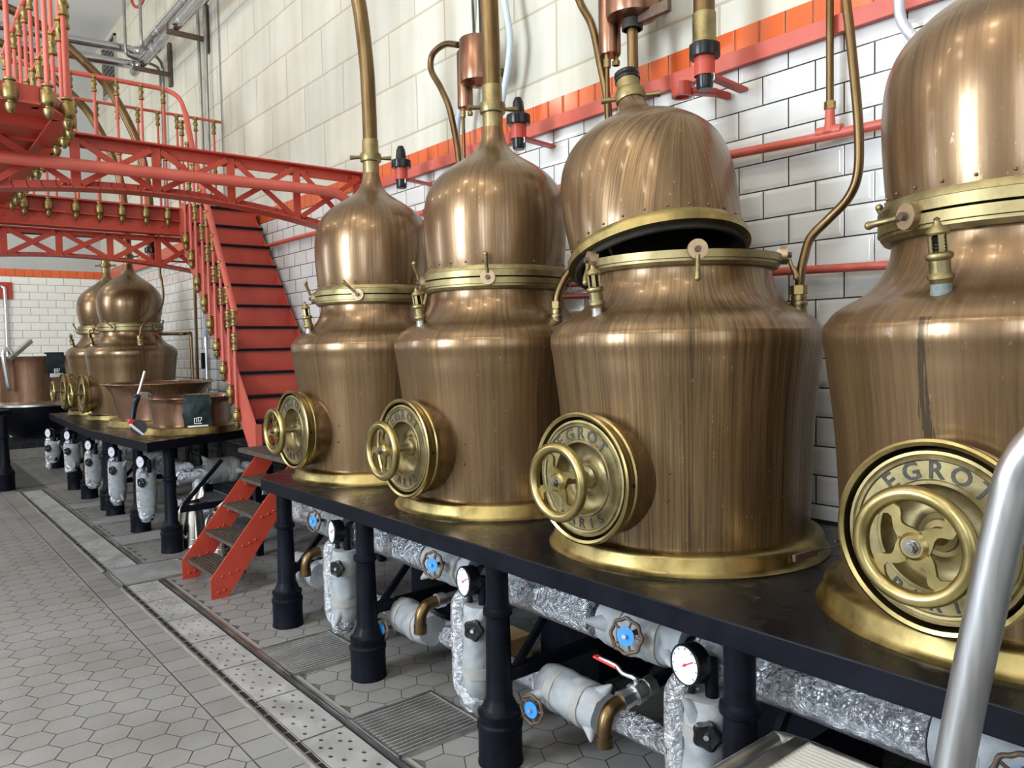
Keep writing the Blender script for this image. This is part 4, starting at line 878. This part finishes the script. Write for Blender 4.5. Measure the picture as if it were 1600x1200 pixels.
b = MB(); b.tube([(0, 0, .10), (0, 0, .6), (0, 0, 3.2)], .0145, 14, 0); b.build('bronze_pipe', 'pipe', t, 60)
b = MB(); b.cyl((0, 0, .085), (0, 0, .115), .022, n=6); b.build('hex_nut', 'brass_dark', t, 20)
b = MB(); b.tube([(0, 0, -.005), (0, 0, .03), (0, 0, .088)], [.03, .02, .017], 14, 4); b.tube([(0, -.05, -.002), (0, .05, .002)], .0225, 14, 0); b.build('red_tee', 'red_pink', t, 50)
# wash-down tubes looping from the shoulders of the stills up the wall
def shoulder_tube(label, base, path, r=.0165):
    t = thing('shoulder_tube', label, 'tube', base, 0, 'bronze tubes rising from still shoulders'); o = Vector(base)
    b = MB(); b.lathe([(.034, -.02), (.03, 0), (.027, .02), (.031, .03), (.031, .038), (.026, .044), (.028, .06), (.022, .07), (0, .07)], 20); b.build('union', 'brass_dull', t, 40)
    b = MB(); b.cyl((0, 0, .068), (0, 0, .10), .030, n=6); b.build('hex_nut', 'brass_dark', t, 15)
    b = MB(); b.tube([Vector(p) - o for p in path], r, 14, 6); b.build('tube', 'pipe', t, 60); return t
shoulder_tube('bronze tube looping up the wall from the right shoulder of the open still', (2.60, 1.527, 1.70), [(2.60, 1.527, 1.76), (2.61, 1.525, 1.84), (2.64, 1.53, 1.90), (2.68, 1.525, 1.978), (2.70, 1.466, 2.04), (2.70, 1.394, 2.102), (2.70, 1.359, 2.181), (2.70, 1.355, 2.317), (2.70, 1.369, 2.497), (2.70, 1.388, 2.679), (2.70, 1.41, 2.9), (2.72, 1.45, 3.5), (2.75, 1.5, 4.2)])
shoulder_tube('bronze tube rising behind the lifted dome from the second still', (2.40, 2.60, 1.70), [(2.40, 2.60, 1.76), (2.405, 2.598, 1.83), (2.44, 2.58, 1.91), (2.52, 2.56, 1.99), (2.64, 2.55, 2.08), (2.72, 2.56, 2.3), (2.75, 2.592, 2.613), (2.75, 2.606, 2.781), (2.75, 2.644, 2.942), (2.75, 2.696, 3.138), (2.75, 2.781, 3.289), (2.75, 2.9, 3.6)], .019)
shoulder_tube('bronze tube curving up to the copper vessel from behind the still next to the stair', (2.45, 3.80, 1.70), [(2.45, 3.80, 1.76), (2.5, 3.79, 1.95), (2.68, 3.79, 2.3), (2.75, 3.814, 2.642), (2.75, 3.886, 2.997), (2.75, 3.981, 3.174), (2.75, 4.087, 3.319), (2.75, 4.068, 3.41), (2.75, 3.935, 3.43), (2.75, 3.80, 3.385)], .019)
t = shoulder_tube('thin bronze tube curving round the dome of the front small still', fmap(2.36, 9.57, 1.70), [fmap(2.36, 9.57, 1.76), fmap(2.365, 9.56, 1.86), fmap(2.40, 9.55, 1.95), fmap(2.544, 9.55, 2.063), fmap(2.62, 9.56, 2.211), fmap(2.62, 9.57, 2.432), fmap(2.60, 9.56, 2.58), fmap(2.60, 9.56, 3.2)], .0125)
# copper float vessels high on the wall
def vessel(label, x, y, z, big, s=1.):
    t = thing('copper_vessel', label, 'vessel', (x, y, z), 0, 'small copper vessels high on the wall'); t.scale = (s,)*3
    b = MB(); b.lathe([(0, 0), (.02, -.012), (.085, 0), (.088, .01), (.088, .20), (.084, .205), (0, .215)], 36); b.build('drum', 'vessel', t, 40)
    b = MB(); b.lathe([(0, -.10), (.036, -.10), (.038, -.095), (.038, .17), (.03, .18), (0, .18)], 24, Matrix.Translation((-.01, .095, 0))); b.build('side_cylinder', 'vessel', t, 40)
    b = MB()
    for dx, dy, l in ((-.025, .095, .045), (.015, .09, .03)): b.cyl((dx, dy, -.10), (dx, dy, -.10 - l), .009, n=10); b.cyl((dx, dy, -.105 - l*.3), (dx, dy, -.10 - l), .014, n=6)
    b.build('outlet_nuts', 'brass_dark', t, 20)
    b = MB(); b.cyl((-.025, .095, -.14), (-.025, .095, -.75 if not big else -.62), .0085, n=10); b.build('drop_tube', 'pipe', t, 50)
    b = MB(); b.cyl((.05, 0, .08), (2.99 - x, 0, .08), .02, n=10); b.build('wall_stay', 'pipe', t, 50)
    return t
vessel('small copper vessel on the wall behind the neck of the second still, red band below', 2.78, 3.65, 3.13, False, 1.2)
v = vessel('copper vessel at the top of the view above the lifted dome', 2.75, 2.44, 3.09, True, 1.35)
b = MB(); b.lathe([(.03, -.04), (.036, -.04), (.036, .02), (0, .02)], 20); b.build('black_sleeve', 'near_black', v, 30)
b = MB(); b.cyl((0, 0, -.03), (0, -.003, -.50), .0185, n=18); b.build('down_tube', 'pipe', v, 50)
b = MB(); b.bar((.0, -.03, -.012), (.0, -.16, -.012), .02, .035); b.build('rusty_lug', 'rust', v, 0)
t = thing('rod_pair', 'thin olive rod and dark rod dropping to the copper vessel behind the second neck', 'rod', (2.80, 3.66, 3.38))
b = MB(); b.bar((-.02, .02, 0), (-.02, .05, .9), .014, .008, (0, 1, 0)); b.build('flat_rod', 'brass_dull', t, 0)
b = MB(); b.cyl((.0, -.02, -.02), (0, .0, .9), .009, n=10); b.build('round_rod', 'near_black', t, 40)
pipe('grey_hose', 'pale blue-grey hose hanging left of the second still neck', [(2.88, 3.80, 3.75), (2.88, 3.84, 3.4), (2.87, 3.93, 3.15), (2.86, 3.98, 2.95), (2.85, 3.95, 2.8), (2.85, 3.88, 2.68), (2.86, 3.84, 2.60)], .0185, 'hose', 'pale hoses on the wall', 'hose')
pipe('grey_hose', 'pale blue-grey hose hanging right of the second still neck', [(2.86, 3.52, 3.75), (2.86, 3.49, 3.55), (2.86, 3.45, 3.35), (2.86, 3.47, 3.2), (2.86, 3.52, 3.05), (2.86, 3.56, 2.9), (2.87, 3.6, 2.6)], .019, 'hose', 'pale hoses on the wall', 'hose')
M['braid'] = simple('braided_hose', (.42, .44, .50), (.60, .62, .68), .35, .3, (160, 160, 60))
def braided(label, path, end, d):
    t = thing('braided_hose', label, 'hose', (0, 0, 0), 0, 'grey braided hoses by the nearest dome')
    b = MB(); b.tube(path, .0165, 14, 6); b.build('hose', 'braid', t, 60)
    e = Vector(end); d = Vector(d).normalized(); b = MB(); b.cyl(e - d*.05, e, .020, n=14); b.cyl(e - d*.03, e + d*.0, .024, n=8); b.cyl(e, e + d*.05, .017, n=12); b.bar(e - d*.01 + Vector((0, 0, .02)), e - d*.01 + Vector((0, -.03, .045)), .012, .008); b.build('hose_coupling', 'steel', t, 30)
braided('grey braided hose joining the left side of the nearest dome', [(2.62, 1.20, 3.3), (2.61, 1.18, 2.9), (2.60, 1.173, 2.69), (2.60, 1.165, 2.62), (2.595, 1.13, 2.56), (2.585, 1.09, 2.52)], (2.575, 1.07, 2.50), (-.02, -.05, -.05))
braided('second grey braided hose dropping behind the top of the nearest dome', [(2.63, .98, 3.3), (2.62, .975, 2.9), (2.61, .985, 2.66), (2.60, 1.0, 2.60), (2.60, 1.02, 2.54), (2.595, 1.035, 2.49)], (2.59, 1.04, 2.46), (-.05, -.02, -.07))
# far wall pipes
G2 = 'service pipes on the far part of the wall'
t = thing('copper_branch', 'bent copper pipe with small red valve from the front small still to the wall', 'pipe', (0, 0, 0), 0, G2)
q = [fmap(2.62, 9.85, 1.835), fmap(2.9, 9.75, 1.835), fmap(2.9, 9.56, 1.835), fmap(2.9, 9.5, 1.78), fmap(2.9, 9.5, 1.3), fmap(2.9, 9.5, .95)]
b = MB(); b.tube(q, .017, 12, 5); b.build('copper_pipe', 'pipe', t, 60)
b = MB(); b.bar(fmap(2.55, 9.80, 1.86), fmap(2.62, 9.70, 1.80), .022, .012); b.build('valve_lever', 'lever', t, 0)
pipe('wall_pipe', 'vertical bronze pipe on the tiles just left of the stair railing', [(2.94, 9.45, .95), (2.94, 9.44, 1.6), (2.94, 9.40, 2.9), (2.94, 9.40, 3.3)], .019, 'pipe', G2, sm=0)
t = thing('wall_hose', 'pale blue hose with grey fitting on the tiles behind the stair railing', 'hose', (0, 0, 0))
b = MB(); b.tube([(2.94, 9.10, 3.0), (2.94, 9.09, 2.3), (2.94, 9.10, 1.75)], .022, 12, 4); b.build('hose', 'hose', t, 60)
b = MB(); b.cyl((2.94, 9.10, 1.78), (2.94, 9.10, 1.66), .026, n=10); b.cyl((2.94, 9.10, 1.66), (2.94, 9.12, .95), .017, n=10); b.build('grey_fitting', 'steel', t, 30)
b = MB(); b.box(2.90, 9.12, 1.42, 2.93, 9.18, 1.60); b.build('hand_spray', 'black', t, 0, bevel=.006)
G3 = 'steel pipes high on the stone wall'
for k, (z, x, y) in enumerate(((5.33, 2.72, 10.45), (5.10, 2.66, 10.3))):
    t = thing('steel_pipe', ('upper' if k == 0 else 'lower') + ' of two shiny steel pipes high along the stone wall', 'pipe', (0, 0, 0), 0, G3)
    b = MB(); b.tube([(x, -2, z), (x, 4, z), (x, y-.25, z), (x, y-.08, z), (x-.08, y, z), (x-.25, y, z), (1.0, y+.1, z), (-3.5, y+.1, z)], .052, 20, 3); b.build('pipe', 'bright', t, 60)
    b = MB()
    for yy in (1.5, 4.0, 6.5, 8.6, 9.6): b.cyl((x, yy-.012, z), (x, yy+.012, z), .057, n=24)
    b.build('clamp_band', 'steel', t, 30)
for k, (y, z) in enumerate(((8.8, 5.0), (10.15, 5.0))):
    b = MB(); b.box(2.56, y-.025, z+.0, 2.99, y+.025, z+.045); b.box(2.56, y-.025, z+.045, 2.575, y+.025, z+.10); b.box(2.96, y-.04, z-.12, 2.99, y+.04, z+.4); tag(b.build('pipe_bracket', 'rust', None, 0), 'rusty steel bracket under the shiny pipes, %s' % ('above the end of the gallery rail' if k == 0 else 'at the bend in the pipes'), 'bracket', 'brackets of the high steel pipes')
pipe('conduit', 'left grey conduit dropping from the ceiling and elbowing to the wall by the vent', [(2.5, 10.2, 6.48), (2.5, 10.23, 5.6), (2.5, 10.235, 5.28), (2.52, 10.25, 5.20), (2.6, 10.3, 5.19), (2.88, 10.45, 5.20), (2.945, 10.5, 5.16), (2.955, 10.5, 5.0), (2.955, 10.52, 4.4), (2.955, 10.55, 3.0)], .018, 'conduit', 'conduits on the stone wall')
pipe('conduit', 'right grey conduit dropping from the ceiling and elbowing to the wall', [(2.6, 9.9, 6.48), (2.6, 9.92, 5.6), (2.6, 9.925, 5.30), (2.62, 9.95, 5.22), (2.7, 10.0, 5.21), (2.88, 10.26, 5.22), (2.945, 10.36, 5.18), (2.955, 10.38, 5.05), (2.955, 10.4, 4.4), (2.955, 10.44, 3.0)], .018, 'conduit', 'conduits on the stone wall')
pipe('conduit', 'pair-forming dark conduit standing on the stone wall above the gallery rail end', [(2.95, 8.98, 6.5), (2.95, 8.98, 3.0)], .018, 'conduit', 'conduits on the stone wall', sm=0)
pipe('conduit', 'bright conduit right beside the dark one, angled at its top', [(2.94, 7.6, 5.95), (2.94, 8.62, 5.38), (2.94, 8.72, 5.2), (2.94, 8.76, 3.0)], .018, 'conduit', 'conduits on the stone wall', sm=3)
pipe('cable', 'thin grey cable running down the stone wall beside the conduits', [(2.985, 8.45, 6.2), (2.985, 8.45, 3.0)], .008, 'strap', None, 'cable', 0)
# ------------------------------------------------------------------ tilting kettle at the far left
k = thing('tilting_kettle', 'big copper kettle with black round bottom at the far left edge', 'kettle', (1.60, 11.9, 0))
b = MB(); b.lathe(smooth_prof([(.40, 1.02), (.405, 1.15), (.415, 1.35), (.43, 1.5), (.455, 1.58), (.475, 1.60)]), 64); b.lathe([(.47, 1.60), (.42, 1.5), (.40, 1.3), (.39, 1.02), (0, .95)], 64); b.build('copper_wall', 'copper_red', k, 50)
b = MB(); b.lathe([(.40, 1.02), (.46, 1.0), (.49, .985), (.49, .96), (.46, .95), (.44, .95)], 64); b.build('rim_plate', 'galv', k, 40)
b = MB(); b.lathe([(.46, .955), (.455, .88), (.42, .74), (.34, .62), (.22, .54), (.08, .50), (0, .50)], 64); b.build('bowl_bottom', 'black', k, 50)
b = MB(); b.bar((-.30, -.36, 1.56), (-.04, -.30, 1.80), .09, .05); b.build('paddle', 'steel', k, 0, bevel=.004)
b = MB(); b.tube([(-.30, -.36, 1.18), (-.315, -.38, 1.25), (-.345, -.40, 1.5), (-.355, -.40, 1.62), (-.34, -.38, 1.68), (-.29, -.34, 1.69), (-.25, -.30, 1.62)], .028, 12, 6); b.build('chrome_handle', 'rail', k, 60)
kt = thing('kettle_stand', 'black iron frame and leg carrying the copper kettle at far left', 'stand', (0, 0, 0))
b = MB(); b.prism([(.6, 11.0), (1.05, 11.0), (1.28, 11.30), (1.11, 11.62), (1.11, 12.2), (1.3, 12.42), (1.9, 12.42), (2.09, 12.2), (2.09, 11.62), (1.85, 11.32), (2.0, 11.2), (2.2, 12.9), (.6, 12.9)], .90, .95); b.build('frame', 'black', kt, 0)
for x, y in ((1.15, 11.03), (1.95, 12.7), (.75, 12.7)):
    b = MB(); b.lathe([(0, 0), (.10, 0), (.10, .18), (.105, .19), (.10, .22), (.085, .24), (.06, .30), (.05, .62), (.06, .63), (.06, .65), (.05, .66), (.048, .90), (0, .90)], 24, Matrix.Translation((x, y, 0))); b.build('leg', 'black', kt, 40)
bag('dark bag with a white mark hanging over the rim of the big far kettle', (1.80, 11.48, 1.635), R(20), .22, .29, 1.)
pipe('standpipe', 'thin steel pipe standing against the far white tiles above the kettle', [(1.61, 14.36, 1.4), (1.615, 14.36, 2.55), (1.60, 14.36, 2.66), (1.58, 14.38, 2.69), (1.58, 14.41, 2.70)], .028, 'rail')
t = tag(MB().box(1.30, 14.37, 2.50, 1.72, 14.398, 2.76).build('wall_sign', 'red', None, 0, bevel=.003), 'small plain red plate on the far tiles at the left edge', 'plate')
t = thing('wall_tap', 'grey tap on a short pipe against the black tiles under the kettle', 'tap', (1.9, 14.2, .42))
b = MB(); b.tube([(-.3, 0, 0), (.55, 0, .02)], .04, 12, 0); b.cyl((-.31, 0, -.06), (-.31, 0, .07), .035, n=12); b.build('pipe', 'galv', t, 50)
b = MB(); b.cyl((.08, 0, .12), (.08, 0, -.04), .045, n=12); b.tube([(.08, 0, .0), (.14, -.06, -.06), (.16, -.08, -.14)], .04, 12, 4); b.build('spout', 'galv', t, 50)
pipe('copper_pipe', 'dark pipe crossing behind the farther truss just under the gallery', [(-3.8, 10.6, 3.04), (.9, 10.6, 3.04), (2.6, 10.6, 3.06), (3.0, 10.6, 3.06)], .03, 'near_black', None, 'pipe', 0)
# ------------------------------------------------------------------ things on the rims and at the right edge
t = thing('pot_tool', 'black handled tool with bare steel rod clipped to the low copper pot', 'tool', (0, 0, 0))
q = [fmap(1.835, 7.33, 1.45), fmap(1.795, 7.35, 1.30), fmap(1.775, 7.36, 1.235)]
b = MB(); b.tube(q, .011, 10, 0); b.build('steel_rod', 'rail', t, 50)
b = MB(); b.tube([fmap(1.79, 7.36, 1.24), fmap(1.765, 7.36, 1.21), fmap(1.745, 7.37, 1.14), fmap(1.725, 7.37, 1.03)], [.018, .026, .024, .022], 12, 4); b.build('grip', 'black_rub', t, 50)
b = MB(); b.box(-.03, -.014, -.02, .05, .014, .018, Matrix.Translation(fmap(1.80, 7.36, 1.235))); b.tube([fmap(1.80, 7.36, 1.26), fmap(1.87, 7.40, 1.25), fmap(1.93, 7.5, 1.20)], .008, 8, 3); b.build('clip', 'steel', t, 30)
b = MB(); b.bar(fmap(1.72, 7.36, 1.03), fmap(1.70, 7.36, .995), .03, .03); b.build('red_button', 'lever', t, 0)
b = MB(); mx2 = frame(fmap(1.775, 7.37, .955), (-.25, -1, .1)); b.lathe([(0, -.012), (.062, -.012), (.062, .012), (0, .012)], 30, mx2); b.build('head', 'black_rub', t, 35)
b = MB(); b.bar(fmap(1.70, 7.35, .99), fmap(1.80, 7.345, .89), .012, .03, (0, -1, .3)); b.build('label_strip', 'white', t, 0)
hr = thing('steel_handrail', 'thick brushed steel handrail rising at the right edge of the picture', 'handrail', (0, 0, 0))
b = MB(); b.tube([(1.2, .535, .0), (1.2, .50, .62), (1.2, .4586, .968), (1.2, .41, 1.26), (1.2, .392, 1.36), (1.2, .378, 1.42), (1.2, .345, 1.468), (1.2, .29, 1.49), (1.2, .2, 1.50), (1.2, -.5, 1.52), (1.2, -.55, 1.5), (1.2, -.58, 1.44), (1.2, -.58, .0)], .0262, 28, 8); b.build('tube', 'rail', hr, 60)
sp = thing('step_platform', 'ribbed aluminium step platform at the bottom right corner in front of the bench', 'platform', (0, 0, 0))
z = .65; b = MB(); b.box(1.14, .22, z-.03, 1.665, .985, z-.004)
n = 36
for i in range(n): xx = 1.142 + .52*i/n; b.box(xx, .222, z-.006, xx + .0095, .955, z)
b.build('ribbed_tread', 'ribbed', sp, 0)
b = MB(); b.box(1.135, .955, z-.035, 1.67, .99, z+.004); b.build('edge_strip', 'galv', sp, 0, bevel=.002)
b = MB(); b.tube([(1.10, 1.035, z-.02), (1.6, 1.035, z-.02), (1.66, 1.03, z-.02), (1.69, .99, z-.03), (1.695, .9, z-.03), (1.695, .2, z-.03)], .02, 14, 6)
for x, y in ((1.12, 1.03), (1.685, .94), (1.14, .25), (1.69, .25)): b.cyl((x, y, 0), (x, y, z-.02), .02, n=14)
b.build('tube_frame', 'galv', sp, 50)
t = tag(MB().tube([(3, 5.75, 5.6)]*1 + [(2.9, 5.75, 5.6)], .01).build('hook', 'steel', None, 0), 'x', 'hook') if False else None
# orange ring hanging up by the conduits
b = MB(); b.torus((2.72, 10.45, 6.02), (1, .3, 0), .14, .018, 40, 10); tag(b.build('orange_hoop', 'red', None, 60), 'orange ring hung on the conduits at the top of the stone wall', 'ring')
# ------------------------------------------------------------------ light: a tall window in the aisle wall, added fill lights, lamps under the ceiling
def area(name, loc, rot, sx, sy, power, col):
    l = bpy.data.lights.new(name, 'AREA'); l.shape = 'RECTANGLE'; l.size = sx; l.size_y = sy; l.energy = power; l.color = col
    o = bpy.data.objects.new(name, l); C.objects.link(o); o.location = loc; o.rotation_euler = rot; return o
area('window_and_fill_light', (-3.7, 3.5, 2.7), (0, R(-90), 0), 2.4, 1.6, 380, (.78, .89, 1.0))
area('window_and_fill_light', (-3.7, 9.6, 3.0), (0, R(-90), 0), 2.6, 1.5, 170, (.84, .92, 1.0))  # added side fill for soft daylight, no known window here
area('window_and_fill_light', (-3.7, -1.2, 3.0), (0, R(-90), 0), 2.6, 1.5, 130, (.84, .92, 1.0))  # another added side fill, towards the camera end
area('window_and_fill_light', (-.6, -3.4, 2.7), (R(90), 0, 0), 2.6, 2.6, 45, (.88, .94, 1.0))  # added front fill on the near wall, not a known window
for x, yy in ((-2.7, (-1, 1.6, 4.2, 6.8, 9.4, 12.)), (-.6, (-1, 1.4, 3.4, 12.2))):
    for y in yy:
        l = bpy.data.lights.new('pendant_lamp', 'POINT'); l.shadow_soft_size = .16; l.energy = 62; l.color = (1, .90, .74)
        o = bpy.data.objects.new('pendant_lamp', l); C.objects.link(o); o.location = (x, y, 5.7)
w = bpy.data.worlds.new('world'); bpy.context.scene.world = w; w.use_nodes = True
w.node_tree.nodes['Background'].inputs[0].default_value = (.9, .95, 1, 1); w.node_tree.nodes['Background'].inputs[1].default_value = .3
EXPOSURE = 0.24
# ------------------------------------------------------------------ camera
cam = bpy.data.cameras.new('camera'); co = bpy.data.objects.new('camera', cam); C.objects.link(co)
yaw, pitch, roll = R(39.3), R(-2.75), R(-1.15)
f = Vector((math.sin(yaw)*math.cos(pitch), math.cos(yaw)*math.cos(pitch), math.sin(pitch)))
r0 = Vector((math.cos(yaw), -math.sin(yaw), 0)); u0 = r0.cross(f)
rr = r0*math.cos(roll) + u0*math.sin(roll); uu = u0*math.cos(roll) - r0*math.sin(roll)
mx = Matrix((rr, uu, -f)).transposed().to_4x4(); mx.translation = Vector((0, 0, 1.6)); co.matrix_world = mx
cam.sensor_width = 36; cam.lens = 1215/1600*36; cam.clip_start = .05
bpy.context.scene.camera = co
vs = bpy.context.scene.view_settings
vs.view_transform = 'Standard'; vs.look = 'None'; vs.gamma = 1; vs.use_curve_mapping = False; vs.exposure = EXPOSURE
